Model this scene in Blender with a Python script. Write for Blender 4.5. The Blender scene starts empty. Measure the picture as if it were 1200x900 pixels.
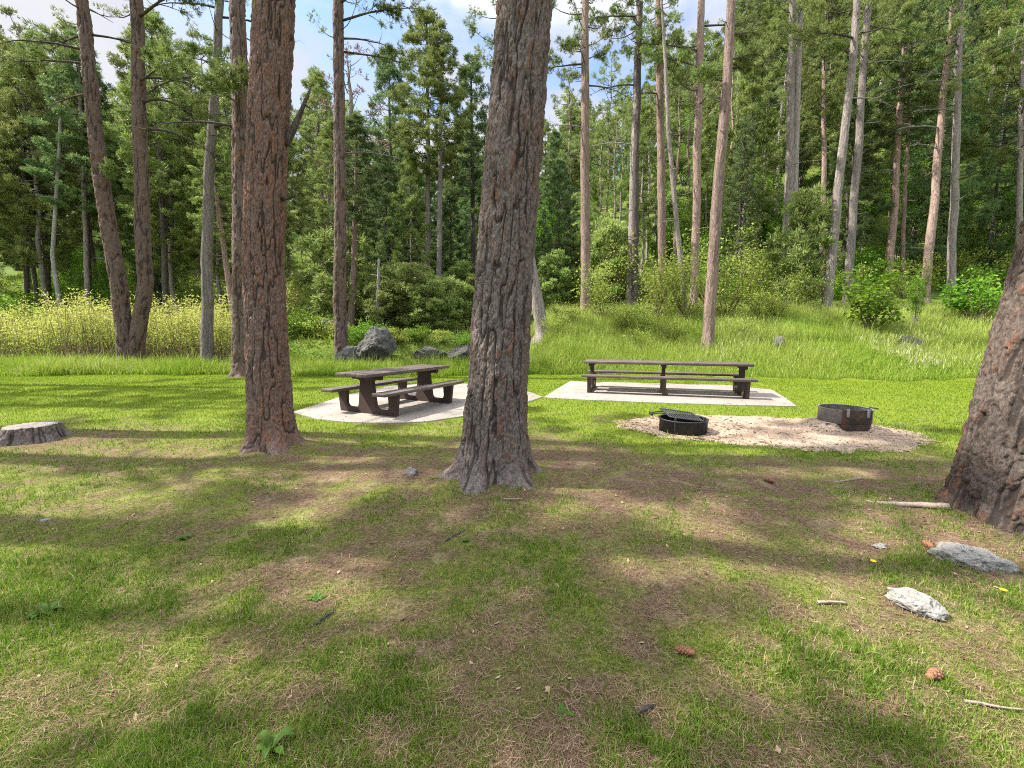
import bpy, math, random
import numpy as np
from mathutils import Vector, Matrix

random.seed(11)
rng = np.random.default_rng(11)
PI = math.pi
scene = bpy.context.scene
COL = scene.collection

# ------------------------------------------------------------------ camera model
F = 500.0                      # focal length in photo pixels (1200 wide)
PITCH = math.atan(60.0 / 500.0)
CAMZ = 1.5
CP, SP = math.cos(PITCH), math.sin(PITCH)

def ray(px, py):
    x = (px - 600.0) / F
    y = -(py - 450.0) / F
    return np.array([x, y * SP + CP, y * CP - SP])

def P(px, py, depth):
    r = ray(px, py)
    return r * (depth / r[1]) + np.array([0, 0, CAMZ])

def axis_depth(y, z):
    return y * CP - (z - CAMZ) * SP

# ------------------------------------------------------------------ noise
def _h(ix, iy, iz, seed):
    n = (ix.astype(np.int64) * 374761393 + iy.astype(np.int64) * 668265263 +
         iz.astype(np.int64) * 2147483647 + int(seed) * 1274126177) & 0xFFFFFFFF
    n = ((n ^ (n >> 13)) * 1274126177) & 0xFFFFFFFF
    n = ((n ^ (n >> 16)) * 2246822519) & 0xFFFFFFFF
    n = n ^ (n >> 15)
    return (n & 0xFFFFFF) / float(0xFFFFFF)

def vnoise(x, y, z=None, seed=0):
    x = np.asarray(x, float); y = np.asarray(y, float)
    z = np.zeros_like(x) if z is None else np.asarray(z, float)
    x0, y0, z0 = np.floor(x), np.floor(y), np.floor(z)
    fx, fy, fz = x - x0, y - y0, z - z0
    fx = fx * fx * (3 - 2 * fx); fy = fy * fy * (3 - 2 * fy); fz = fz * fz * (3 - 2 * fz)
    r = 0
    for dx in (0, 1):
        wx = fx if dx else 1 - fx
        for dy in (0, 1):
            wy = fy if dy else 1 - fy
            for dz in (0, 1):
                wz = fz if dz else 1 - fz
                r = r + wx * wy * wz * _h(x0 + dx, y0 + dy, z0 + dz, seed)
    return r

def fbm(x, y, z=None, seed=0, o=4):
    r, a, t, f = 0, 1.0, 0, 1.0
    for i in range(o):
        r = r + a * vnoise(np.asarray(x) * f, np.asarray(y) * f, None if z is None else np.asarray(z) * f, seed + i * 17)
        t += a; a *= .5; f *= 2.03
    return r / t

def S(x, a=0.0, b=1.0):
    t = np.clip((np.asarray(x, float) - a) / (b - a), 0, 1)
    return t * t * (3 - 2 * t)

# ------------------------------------------------------------------ terrain
def lawn_edge(x):
    x = np.asarray(x, float)
    e = np.where(x < -5, 15.0, 14.6)
    e = 14.9 + .25 * np.sin(x * .45) + .2 * np.sin(x * 1.3 + 1)
    e = e - 1.6 * S(x, 5, 12) 
    return e

NEAR_TREES = [(-.2, 4.3), (-3.12, 5.4), (3.9, 3.25)]

def H(x, y):
    x = np.asarray(x, float); y = np.asarray(y, float)
    e = lawn_edge(x)
    # right bank
    rb = S(x, -.2, 2.6)
    bank = np.interp(y - e, [-1, 0, .6, 2.6, 6.5, 8.5, 12, 400], [0, 0, .15, .95, 2.35, 2.6, 2.8, 4.5])
    # creek and the far bank in the middle
    mid = S(x, -14.0, -11.5) * (1 - S(x, -.6, 1.6))
    creek = np.interp(y, [0, 16.2, 17.2, 19.3, 20.0, 20.6, 22, 400], [0, 0, -.55, -.6, .5, 1.1, 1.35, 4])
    lf = 1 - S(x, -14.0, -11.5)
    left = np.interp(y, [0, 17, 24, 30, 400], [0, 0, .35, 1.5, 5])
    base = rb * bank + (1 - rb) * (mid * creek + (1 - mid) * left * (lf > 0))
    # hills behind
    back = 21 * S(y, 23, 78) * (.75 + .25 * S(-x, 0, 40))
    hill = 50 * np.exp(-(((x - 78) / 46) ** 2 + ((y - 84) / 50) ** 2)) * S(y, 22, 44)
    far = 10 * S(y, 80, 200)
    z = base + back + hill + far * .5
    z = z + (fbm(x * .25, y * .25, seed=5) - .5) * 1.2 * S(y, 20, 32)
    # foreground unevenness
    fg = 1 - S(y, 4.4, 6.0)
    z = z + (fbm(x * .8, y * .8, seed=3) - .5) * .10 * fg + (fbm(x * 5, y * 5, seed=4) - .5) * .022 * fg
    for tx, ty in NEAR_TREES:
        z = z + .05 * np.exp(-((x - tx) ** 2 + (y - ty) ** 2) / .8) + .05 * np.exp(-((x - tx) ** 2 + (y - ty) ** 2) / .22)
    return z

def at(px, py, dmax=140):
    r = ray(px, py)
    t = np.arange(1.0, dmax, .04)
    X, Y, Z = r[0] * t, r[1] * t, r[2] * t + CAMZ
    hit = np.nonzero(Z <= H(X, Y))[0]
    i = hit[0] if len(hit) else len(t) - 1
    return np.array([X[i], Y[i], float(H(X[i], Y[i]))])

def G0(px, py):
    r = ray(px, py); t = -CAMZ / r[2]
    return r[0] * t, r[1] * t

# ------------------------------------------------------------------ nodes / materials
def new_mat(name):
    m = bpy.data.materials.new(name); m.use_nodes = True
    nt = m.node_tree; nt.nodes.clear()
    return m, nt
def N(nt, t, **kw):
    n = nt.nodes.new(t)
    for k, v in kw.items():
        if k.startswith('i_'):
            k2 = k[2:]
            n.inputs[int(k2) if k2.isdigit() else k2.replace('_', ' ')].default_value = v
        else:
            setattr(n, k, v)
    return n
def L(nt, a, b): nt.links.new(a, b)
def c4(c): return (c[0], c[1], c[2], 1)
def ramp(nt, stops, fac=None):
    r = N(nt, 'ShaderNodeValToRGB')
    e = r.color_ramp.elements
    e[0].position, e[0].color = stops[0][0], c4(stops[0][1])
    e[1].position, e[1].color = stops[-1][0], c4(stops[-1][1])
    for p, c in stops[1:-1]:
        x = e.new(p); x.color = c4(c)
    if fac is not None: L(nt, fac, r.inputs[0])
    return r
def mixc(nt, a, b, fac, mode='MIX'):
    m = N(nt, 'ShaderNodeMix', data_type='RGBA', blend_type=mode)
    for sock, v in ((m.inputs[6], a), (m.inputs[7], b)):
        if isinstance(v, tuple): sock.default_value = c4(v)
        else: L(nt, v, sock)
    if isinstance(fac, (int, float)): m.inputs[0].default_value = fac
    else: L(nt, fac, m.inputs[0])
    return m.outputs[2]
def noise(nt, scale, detail=4, rough=.6, vec=None, dist=0):
    n = N(nt, 'ShaderNodeTexNoise', i_Scale=scale, i_Detail=detail, i_Roughness=rough, i_Distortion=dist)
    if vec is not None: L(nt, vec, n.inputs['Vector'])
    return n.outputs['Fac']
def finish(nt, color, rough=.85, spec=.3, bump=None, bdist=.01, bstr=1.0, metal=0):
    p = N(nt, 'ShaderNodeBsdfPrincipled', i_Roughness=rough, i_Metallic=metal)
    p.inputs['Specular IOR Level'].default_value = spec
    if isinstance(color, tuple): p.inputs['Base Color'].default_value = c4(color)
    else: L(nt, color, p.inputs['Base Color'])
    if bump is not None:
        b = N(nt, 'ShaderNodeBump', i_Strength=bstr, i_Distance=bdist); L(nt, bump, b.inputs['Height'])
        L(nt, b.outputs[0], p.inputs['Normal'])
    o = N(nt, 'ShaderNodeOutputMaterial'); L(nt, p.outputs[0], o.inputs[0])
    return p

def mat_leaf(name, stops, trans=.35, vary=.25, rough=.55):
    """thin leaf / needle / blade: reflecting and translucent; 'tint' picks its own colour"""
    m, nt = new_mat(name)
    a = N(nt, 'ShaderNodeAttribute', attribute_name='tint')
    col = ramp(nt, stops, a.outputs['Fac']).outputs[0]
    oi = N(nt, 'ShaderNodeObjectInfo')
    hsv = N(nt, 'ShaderNodeHueSaturation')
    mr = N(nt, 'ShaderNodeMapRange', i_3=1 - vary, i_4=1 + vary); L(nt, oi.outputs['Random'], mr.inputs[0])
    mh = N(nt, 'ShaderNodeMapRange', i_3=.49, i_4=.515); L(nt, oi.outputs['Random'], mh.inputs[0])
    L(nt, mr.outputs[0], hsv.inputs['Value']); L(nt, mh.outputs[0], hsv.inputs['Hue']); L(nt, col, hsv.inputs['Color'])
    p = N(nt, 'ShaderNodeBsdfPrincipled', i_Roughness=rough); p.inputs['Specular IOR Level'].default_value = .25
    L(nt, hsv.outputs[0], p.inputs['Base Color'])
    t = N(nt, 'ShaderNodeBsdfTranslucent'); 
    tc = mixc(nt, hsv.outputs[0], (1.0, .95, .25), .5, 'MULTIPLY'); L(nt, hsv.outputs[0], t.inputs[0])
    mx = N(nt, 'ShaderNodeMixShader', i_0=trans); L(nt, p.outputs[0], mx.inputs[1]); L(nt, t.outputs[0], mx.inputs[2])
    o = N(nt, 'ShaderNodeOutputMaterial'); L(nt, mx.outputs[0], o.inputs[0])
    return m

def mat_bark_near(name, grey, brown, orange, warm=.5):
    m, nt = new_mat(name)
    a = N(nt, 'ShaderNodeAttribute', attribute_name='plate')
    geo = N(nt, 'ShaderNodeTexCoord')
    mp = N(nt, 'ShaderNodeMapping', i_Scale=(1, 1, .35)); L(nt, geo.outputs['Object'], mp.inputs[0])
    n1 = noise(nt, 14, 6, .65, mp.outputs[0]); n2 = noise(nt, 2.2, 3, .5, mp.outputs[0]); n3 = noise(nt, 60, 4, .7, mp.outputs[0])
    ad = N(nt, 'ShaderNodeMath', operation='MULTIPLY_ADD', i_1=.55); L(nt, a.outputs['Fac'], ad.inputs[0])
    sb = N(nt, 'ShaderNodeMath', operation='MULTIPLY', i_1=.6); L(nt, n1, sb.inputs[0]); L(nt, sb.outputs[0], ad.inputs[2])
    ad2 = N(nt, 'ShaderNodeMath', operation='MULTIPLY_ADD', i_1=.5, i_2=-.25 + (warm - .5)); L(nt, n2, ad2.inputs[0])
    s = N(nt, 'ShaderNodeMath', operation='ADD'); L(nt, ad.outputs[0], s.inputs[0]); L(nt, ad2.outputs[0], s.inputs[1])
    col = ramp(nt, [(.22, grey), (.42, tuple(.6 * g + .4 * b for g, b in zip(grey, brown))), (.56, brown), (.72, orange), (.9, tuple(o * 1.25 for o in orange))], s.outputs[0]).outputs[0]
    fl = ramp(nt, [(.30, (.42, .41, .42)), (.5, (.95, .94, .93)), (.68, (1.6, 1.56, 1.5))], n3).outputs[0]
    col = mixc(nt, col, fl, .9, 'MULTIPLY')
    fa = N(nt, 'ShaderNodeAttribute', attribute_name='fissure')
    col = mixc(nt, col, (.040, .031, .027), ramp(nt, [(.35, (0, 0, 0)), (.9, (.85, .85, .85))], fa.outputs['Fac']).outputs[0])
    n5 = noise(nt, 34, 5, .75, geo.outputs['Object'])
    col = mixc(nt, col, (.34, .32, .30), ramp(nt, [(.62, (0, 0, 0)), (.69, (.45, .45, .45))], n5).outputs[0])
    finish(nt, col, .9, .2, n3, .012, 1.0)
    return m

def mat_bark_far(name, c1, c2, dark):
    m, nt = new_mat(name)
    geo = N(nt, 'ShaderNodeTexCoord')
    mp = N(nt, 'ShaderNodeMapping', i_Scale=(1, 1, .16)); L(nt, geo.outputs['Object'], mp.inputs[0])
    oi = N(nt, 'ShaderNodeObjectInfo')
    n1 = noise(nt, 16, 5, .7, mp.outputs[0], .6); n2 = noise(nt, .8, 3, .5)
    vn = noise(nt, 9, 4, .65, mp.outputs[0], .8)
    v = N(nt, 'ShaderNodeMath', operation='SUBTRACT', i_1=.5); L(nt, vn, v.inputs[0]); va = N(nt, 'ShaderNodeMath', operation='ABSOLUTE'); L(nt, v.outputs[0], va.inputs[0]); v = va
    col = mixc(nt, c1, c2, ramp(nt, [(.35, (0, 0, 0)), (.65, (1, 1, 1))], n1).outputs[0])
    col = mixc(nt, col, dark, ramp(nt, [(.0, (.8, .8, .8)), (.05, (0, 0, 0))], v.outputs[0]).outputs[0])
    hsv = N(nt, 'ShaderNodeHueSaturation')
    mr = N(nt, 'ShaderNodeMapRange', i_3=.7, i_4=1.2); L(nt, oi.outputs['Random'], mr.inputs[0]); L(nt, mr.outputs[0], hsv.inputs['Value'])
    ms = N(nt, 'ShaderNodeMapRange', i_3=.7, i_4=1.15); L(nt, n2, ms.inputs[0]); L(nt, ms.outputs[0], hsv.inputs['Saturation'])
    L(nt, col, hsv.inputs['Color'])
    finish(nt, hsv.outputs[0], .9, .2, v.outputs[0], .15, .8)
    return m

M = {}
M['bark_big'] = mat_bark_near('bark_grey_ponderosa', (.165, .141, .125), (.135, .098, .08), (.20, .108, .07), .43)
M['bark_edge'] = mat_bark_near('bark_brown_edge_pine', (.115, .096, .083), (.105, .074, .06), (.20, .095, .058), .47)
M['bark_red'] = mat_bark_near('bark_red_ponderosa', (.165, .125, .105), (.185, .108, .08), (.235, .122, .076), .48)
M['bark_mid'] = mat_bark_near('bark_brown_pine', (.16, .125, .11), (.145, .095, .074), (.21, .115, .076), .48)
M['bark_tan'] = mat_bark_far('bark_tan_upper', (.44, .29, .225), (.30, .205, .165), (.10, .075, .065))
M['bark_pale'] = mat_bark_far('bark_pale_grey', (.40, .335, .295), (.26, .215, .19), (.10, .085, .075))
M['bark_dark'] = mat_bark_far('bark_dark_grey', (.15, .12, .105), (.09, .072, .064), (.035, .03, .028))
M['dead_wood'] = mat_bark_far('dead_wood_grey', (.42, .39, .36), (.26, .24, .22), (.12, .11, .1))
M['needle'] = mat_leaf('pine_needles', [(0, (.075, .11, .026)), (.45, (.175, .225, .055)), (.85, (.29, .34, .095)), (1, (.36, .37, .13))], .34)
M['needle_cool'] = mat_leaf('pine_needles_cool', [(0, (.055, .10, .038)), (.5, (.13, .20, .066)), (1, (.22, .28, .10))], .32)
M['needle_dead'] = mat_leaf('dead_needles', [(0, (.12, .085, .05)), (.5, (.24, .14, .075)), (1, (.30, .22, .13))], .25)
M['aspen'] = mat_leaf('aspen_leaves', [(0, (.075, .16, .014)), (.5, (.16, .29, .022)), (1, (.26, .38, .045))], .46)
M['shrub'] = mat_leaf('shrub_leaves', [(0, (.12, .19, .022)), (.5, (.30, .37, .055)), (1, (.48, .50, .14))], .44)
M['willow'] = mat_leaf('willow_leaves', [(0, (.13, .20, .03)), (.5, (.35, .38, .065)), (1, (.52, .48, .14))], .42)
M['stem'] = mat_leaf('thin_stems', [(0, (.12, .07, .05)), (1, (.26, .18, .13))], 0)
M['needle_young'] = mat_leaf('young_pine_needles', [(0, (.09, .14, .035)), (.5, (.22, .29, .075)), (1, (.38, .43, .14))], .42)
M['weed'] = mat_leaf('weed_leaves', [(0, (.045, .10, .012)), (1, (.10, .19, .022))], .35)
M['blade'] = mat_leaf('grass_blades', [(0, (.055, .105, .010)), (.35, (.115, .195, .015)), (.62, (.215, .29, .028)), (.82, (.34, .30, .10)), (1, (.42, .34, .20))], .38, 0, .5)
M['blade_lawn'] = mat_leaf('lawn_blades', [(0, (.085, .14, .010)), (.5, (.205, .29, .014)), (.8, (.30, .36, .025)), (1, (.40, .38, .09))], .42, 0, .5)
M['blade_tall'] = mat_leaf('tall_grass_blades', [(0, (.09, .17, .014)), (.5, (.225, .33, .026)), (.8, (.38, .43, .09)), (1, (.52, .46, .36))], .44, 0, .5)
M['litter'] = mat_leaf('fallen_needles', [(0, (.075, .042, .025)), (.5, (.19, .122, .07)), (1, (.36, .275, .165))], 0, 0, .8)

def mat_ground():
    m, nt = new_mat('ground_soil')
    a = N(nt, 'ShaderNodeAttribute', attribute_name='cover')
    w = N(nt, 'ShaderNodeAttribute', attribute_name='wild')
    tc = N(nt, 'ShaderNodeTexCoord'); v = tc.outputs['Object']
    n1 = noise(nt, 3.0, 6, .7, v); n2 = noise(nt, 45, 5, .75, v, .5); n3 = noise(nt, .7, 3, .5, v)
    mp = N(nt, 'ShaderNodeMapping', i_Scale=(60, 18, 1), i_Rotation=(0, 0, .6)); L(nt, v, mp.inputs[0])
    n4 = noise(nt, 3, 4, .7, mp.outputs[0], 1.5)
    soil = ramp(nt, [(.25, (.042, .028, .02)), (.45, (.105, .07, .047)), (.6, (.175, .122, .083)), (.78, (.31, .235, .152))], n2).outputs[0]
    soil = mixc(nt, soil, ramp(nt, [(.3, (.55, .5, .48)), (.65, (1.25, 1.15, 1.1))], n4).outputs[0], .75, 'MULTIPLY')
    soil = mixc(nt, soil, (.34, .28, .16), ramp(nt, [(.52, (0, 0, 0)), (.75, (.55, .55, .55))], n1).outputs[0])
    green = ramp(nt, [(.25, (.06, .09, .012)), (.55, (.14, .19, .016)), (.8, (.24, .26, .035))], n2).outputs[0]
    green = mixc(nt, green, (.22, .24, .05), ramp(nt, [(.5, (0, 0, 0)), (.75, (.5, .5, .5))], n1).outputs[0])
    mn = N(nt, 'ShaderNodeMath', operation='MULTIPLY_ADD', i_1=.5, i_2=-.25); L(nt, n2, mn.inputs[0])
    ad = N(nt, 'ShaderNodeMath', operation='ADD', use_clamp=True); L(nt, mn.outputs[0], ad.inputs[0]); L(nt, a.outputs['Fac'], ad.inputs[1])
    sof = N(nt, 'ShaderNodeMath', operation='MULTIPLY', i_1=1.0); L(nt, ad.outputs[0], sof.inputs[0])
    pw = N(nt, 'ShaderNodeMath', operation='POWER', i_1=2.2); L(nt, sof.outputs[0], pw.inputs[0])
    col = mixc(nt, soil, green, pw.outputs[0])
    forest = ramp(nt, [(.3, (.045, .065, .015)), (.5, (.10, .15, .025)), (.64, (.17, .20, .045)), (.8, (.22, .165, .09))], noise(nt, .45, 6, .7, v)).outputs[0]
    col = mixc(nt, col, forest, w.outputs['Fac'])
    finish(nt, col, .95, .1, n2, .012, .8)
    return m
M['ground'] = mat_ground()

def mat_concrete():
    m, nt = new_mat('pad_concrete')
    tc = N(nt, 'ShaderNodeTexCoord'); v = tc.outputs['Object']
    n1 = noise(nt, 1.6, 6, .65, v); n2 = noise(nt, 90, 3, .7, v); n3 = noise(nt, 9, 5, .7, v)
    col = ramp(nt, [(.3, (.225, .19, .16)), (.55, (.29, .256, .222)), (.75, (.345, .312, .275))], n1).outputs[0]
    col = mixc(nt, col, ramp(nt, [(.3, (.8, .79, .77)), (.7, (1.12, 1.12, 1.12))], n2).outputs[0], .8, 'MULTIPLY')
    col = mixc(nt, col, (.21, .16, .12), ramp(nt, [(.60, (0, 0, 0)), (.72, (.5, .5, .5))], n3).outputs[0])
    finish(nt, col, .9, .2, n2, .003, .5)
    return m
M['concrete'] = mat_concrete()

def mat_gravel():
    m, nt = new_mat('pink_gravel')
    tc = N(nt, 'ShaderNodeTexCoord'); v = tc.outputs['Object']
    vo = N(nt, 'ShaderNodeTexVoronoi', i_Scale=70.0); L(nt, v, vo.inputs['Vector'])
    n1 = noise(nt, 1.7, 5, .65, v); n2 = noise(nt, 25, 4, .7, v)
    col = ramp(nt, [(.3, (.23, .17, .12)), (.5, (.34, .262, .19)), (.7, (.45, .365, .275))], n1).outputs[0]
    sx = N(nt, 'ShaderNodeSeparateColor'); L(nt, vo.outputs['Color'], sx.inputs[0])
    col = mixc(nt, col, ramp(nt, [(0, (.6, .58, .57)), (1, (1.25, 1.2, 1.18))], sx.outputs[0]).outputs[0], .9, 'MULTIPLY')
    col = mixc(nt, col, (.15, .09, .06), ramp(nt, [(.62, (0, 0, 0)), (.74, (.6, .6, .6))], n2).outputs[0])
    finish(nt, col, .95, .15, vo.outputs[0], .01, .8)
    return m
M['gravel'] = mat_gravel()

def mat_wood(name, c1, c2, rough=.7):
    m, nt = new_mat(name)
    tc = N(nt, 'ShaderNodeTexCoord')
    mp = N(nt, 'ShaderNodeMapping', i_Scale=(2.0, 40, 40)); L(nt, tc.outputs['Object'], mp.inputs[0])
    n1 = noise(nt, 1.2, 6, .7, mp.outputs[0], .4); n2 = noise(nt, 3, 4, .6, tc.outputs['Object'])
    col = mixc(nt, c1, c2, ramp(nt, [(.3, (0, 0, 0)), (.7, (1, 1, 1))], n1).outputs[0])
    col = mixc(nt, col, ramp(nt, [(.3, (.7, .7, .7)), (.7, (1.25, 1.25, 1.28))], n2).outputs[0], .8, 'MULTIPLY')
    finish(nt, col, rough, .35, n1, .003, .6)
    return m
M['table_top'] = mat_wood('weathered_brown_plank', (.06, .043, .037), (.15, .118, .105), .5)
M['table_frame'] = mat_wood('dark_brown_frame', (.042, .026, .021), (.075, .046, .036), .7)
M['bolt'] = (lambda m: (finish(m[1], (.25, .23, .22), .45, .5, metal=1), m[0])[1])(new_mat('bolt_steel'))

def mat_steel(name, c1, c2, rust, amt=.6, rough=.6, metal=.35):
    m, nt = new_mat(name)
    tc = N(nt, 'ShaderNodeTexCoord'); v = tc.outputs['Object']
    n1 = noise(nt, 6, 6, .7, v); n2 = noise(nt, 22, 4, .7, v)
    col = mixc(nt, c1, c2, ramp(nt, [(.35, (0, 0, 0)), (.65, (1, 1, 1))], n2).outputs[0])
    col = mixc(nt, col, rust, ramp(nt, [(amt, (0, 0, 0)), (amt + .14, (.9, .9, .9))], n1).outputs[0])
    finish(nt, col, rough, .4, n2, .003, .5, metal)
    return m
M['ring_black'] = mat_steel('sooty_steel', (.022, .022, .024), (.05, .05, .053), (.09, .05, .035), .68)
M['ring_grey'] = mat_steel('grey_ring_steel', (.20, .205, .215), (.32, .325, .335), (.12, .075, .055), .64, .5, .2)
M['ring_brown'] = mat_steel('scorched_steel', (.035, .026, .022), (.06, .045, .038), (.12, .062, .04), .5)
M['ash'] = (lambda m: (finish(m[1], ramp(m[1], [(.35, (.03, .028, .027)), (.65, (.14, .13, .12))], noise(m[1], 20, 5, .7)).outputs[0], .95, .1), m[0])[1])(new_mat('ash'))

def mat_rock(name, c1, c2, lich, k=1.0):
    m, nt = new_mat(name)
    tc = N(nt, 'ShaderNodeTexCoord'); v = tc.outputs['Object']
    n1 = noise(nt, 5 * k, 6, .7, v); n2 = noise(nt, 22 * k, 5, .75, v)
    pass
    col = mixc(nt, c1, c2, ramp(nt, [(.35, (0, 0, 0)), (.65, (1, 1, 1))], n1).outputs[0])
    col = mixc(nt, col, lich, ramp(nt, [(.56, (0, 0, 0)), (.62, (.9, .9, .9))], n2).outputs[0])
    col = mixc(nt, col, (.05, .05, .045), ramp(nt, [(.54, (0, 0, 0)), (.60, (.8, .8, .8))], noise(nt, 9 * k, 6, .8, v)).outputs[0])
    finish(nt, col, .9, .2, n2, .03 / k, 1)
    return m
M['rock'] = mat_rock('pale_lichen_rock', (.22, .205, .18), (.34, .322, .29), (.40, .385, .345), 3.0)
M['ledge'] = mat_rock('dark_ledge_rock', (.05, .047, .04), (.10, .095, .082), (.14, .14, .11))
M['boulder'] = mat_rock('grey_boulder', (.095, .09, .08), (.155, .148, .134), (.21, .205, .165))

def mat_cut():
    m, nt = new_mat('cut_wood_face')
    tc = N(nt, 'ShaderNodeTexCoord')
    w = N(nt, 'ShaderNodeTexWave', wave_type='RINGS', rings_direction='Z', i_Scale=14.0, i_Distortion=3.0, i_Detail=3.0)
    L(nt, tc.outputs['Object'], w.inputs['Vector'])
    col = mixc(nt, (.17, .145, .125), (.28, .25, .225), w.outputs['Fac'])
    col = mixc(nt, col, ramp(nt, [(.35, (.55, .52, .5)), (.6, (1.1, 1.1, 1.1))], noise(nt, 7, 5, .7, tc.outputs['Object'])).outputs[0], .8, 'MULTIPLY')
    finish(nt, col, .85, .2, w.outputs['Fac'], .004, .6)
    return m
M['cut'] = mat_cut()
def mat_water():
    m, nt = new_mat('creek_water')
    finish(nt, (.02, .025, .018), .08, .5, noise(nt, 6, 3, .6), .02, .4)
    return m
M['water'] = mat_water()
M['cone'] = mat_wood('pine_cone_scales', (.20, .09, .045), (.34, .17, .09), .8)
M['dirt_orange'] = M['cone']
M['root'] = mat_wood('root_wood', (.20, .15, .12), (.36, .29, .23), .85)
M['petal'] = (lambda m: (finish(m[1], (.75, .55, .02), .6, .2), m[0])[1])(new_mat('yellow_petal'))

# ------------------------------------------------------------------ mesh helpers
def make_mesh(name, V, faces, mats, attrs=None, midx=None, smooth=False):
    """V (n,3); faces: list of int arrays (m,k)"""
    me = bpy.data.meshes.new(name)
    V = np.asarray(V, np.float32)
    faces = [np.asarray(f, np.int32) for f in faces if len(f)]
    nl = sum(f.size for f in faces); nf = sum(len(f) for f in faces)
    me.vertices.add(len(V)); me.vertices.foreach_set('co', V.ravel())
    me.loops.add(nl); me.loops.foreach_set('vertex_index', np.concatenate([f.ravel() for f in faces]))
    tot = np.concatenate([np.full(len(f), f.shape[1], np.int32) for f in faces])
    st = np.zeros(nf, np.int32); st[1:] = np.cumsum(tot)[:-1]
    me.polygons.add(nf); me.polygons.foreach_set('loop_start', st); me.polygons.foreach_set('loop_total', tot)
    if midx is not None: me.polygons.foreach_set('material_index', np.asarray(midx, np.int32))
    if smooth: me.polygons.foreach_set('use_smooth', np.ones(nf, bool))
    for m in (mats if isinstance(mats, (list, tuple)) else [mats]): me.materials.append(m)
    for k, a in (attrs or {}).items():
        at_ = me.attributes.new(k, 'FLOAT', 'POINT'); at_.data.foreach_set('value', np.asarray(a, np.float32))
    me.update(calc_edges=True); me.validate()
    return me

class MB:
    """collects shapes, then links them as one mesh object"""
    def __init__(s): s.V = []; s.Q = []; s.T = []; s.n = 0; s.mq = []; s.mt = []; s.tint = []
    def add(s, V, Q=None, T=None, mi=0, tint=0.5):
        V = np.asarray(V, float).reshape(-1, 3)
        if Q is not None and len(Q): s.Q.append(np.asarray(Q, int) + s.n); s.mq += [mi] * len(Q)
        if T is not None and len(T): s.T.append(np.asarray(T, int) + s.n); s.mt += [mi] * len(T)
        s.V.append(V); s.n += len(V)
        s.tint.append(np.broadcast_to(np.asarray(tint, float), (len(V),)).copy())
    def box(s, c, size, M3=None, mi=0, taper=None):
        x, y, z = [d / 2 for d in size]
        v = np.array([[sx * x, sy * y, sz * z] for sz in (-1, 1) for sy in (-1, 1) for sx in (-1, 1)])
        if M3 is not None: v = v @ np.asarray(M3).T
        s.add(v + np.asarray(c), [[0, 2, 3, 1], [4, 5, 7, 6], [0, 1, 5, 4], [2, 6, 7, 3], [0, 4, 6, 2], [1, 3, 7, 5]], mi=mi)
    def tube(s, pts, rad, n=6, mi=0, tint=.5, cap=True):
        pts = np.asarray(pts, float); m = len(pts)
        rad = np.broadcast_to(np.asarray(rad, float), (m,))
        d = np.gradient(pts, axis=0); d /= np.linalg.norm(d, axis=1)[:, None] + 1e-9
        ref = np.array([0, 0, 1.0]) if abs(d[0][2]) < .9 else np.array([1.0, 0, 0])
        u = np.cross(d, ref); u /= np.linalg.norm(u, axis=1)[:, None] + 1e-9
        w = np.cross(d, u)
        a = np.arange(n) / n * 2 * PI
        V = pts[:, None] + rad[:, None, None] * (u[:, None] * np.cos(a)[None, :, None] + w[:, None] * np.sin(a)[None, :, None])
        i = np.arange(m - 1)[:, None] * n; j = np.arange(n)[None]; jn = (j + 1) % n
        Q = np.stack([i + j, i + jn, i + n + jn, i + n + j], -1).reshape(-1, 4)
        T = []
        if cap:
            T = [[0, k + 1, k] for k in range(1, n - 1)] + [[(m - 1) * n, (m - 1) * n + k, (m - 1) * n + k + 1] for k in range(1, n - 1)]
        s.add(V.reshape(-1, 3), Q, T, mi, tint)
    def prism(s, poly, z0, z1, M4=None, mi=0):
        """2D polygon extruded; n-gon caps as fans from the centre"""
        p = np.asarray(poly, float); n = len(p)
        V = np.vstack([np.c_[p, np.full(n, z0)], np.c_[p, np.full(n, z1)], [[*p.mean(0), z0]], [[*p.mean(0), z1]]])
        if M4 is not None: V = (np.c_[V, np.ones(len(V))] @ np.asarray(M4).T)[:, :3]
        k = np.arange(n); kn = (k + 1) % n
        s.add(V, np.c_[k, kn, n + kn, n + k], np.vstack([np.c_[kn, k, np.full(n, 2 * n)], np.c_[n + k, n + kn, np.full(n, 2 * n + 1)]]), mi)
    def mesh(s, name, mats, smooth=False):
        V = np.vstack(s.V); fs = []; mi = []
        if s.Q: fs.append(np.vstack(s.Q)); mi += s.mq
        if s.T: fs.append(np.vstack(s.T)); mi += s.mt
        return make_mesh(name, V, fs, mats, {'tint': np.concatenate(s.tint)}, mi, smooth)
    def build(s, name, mats, parent=None, smooth=False, bevel=0):
        return link(name, s.mesh(name, mats, smooth), parent, bevel)

def link(name, me, parent=None, bevel=0):
    o = bpy.data.objects.new(name, me); COL.objects.link(o)
    if parent is not None: o.parent = parent
    if bevel:
        b = o.modifiers.new('edges', 'BEVEL'); b.width = bevel; b.segments = 2; b.limit_method = 'ANGLE'
    return o
def tag(o, label=None, cat=None, group=None, kind=None):
    if label: o['label'] = label
    if cat: o['category'] = cat
    if group: o['group'] = group
    if kind: o['kind'] = kind
    return o
def thing(name, label, cat, loc=(0, 0, 0), rz=0, group=None):
    o = bpy.data.objects.new(name, None); COL.objects.link(o)
    o.empty_display_size = .2
    o.location = [float(v) for v in loc]; o.rotation_euler = (0, 0, rz)
    return tag(o, label, cat, group)

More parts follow.
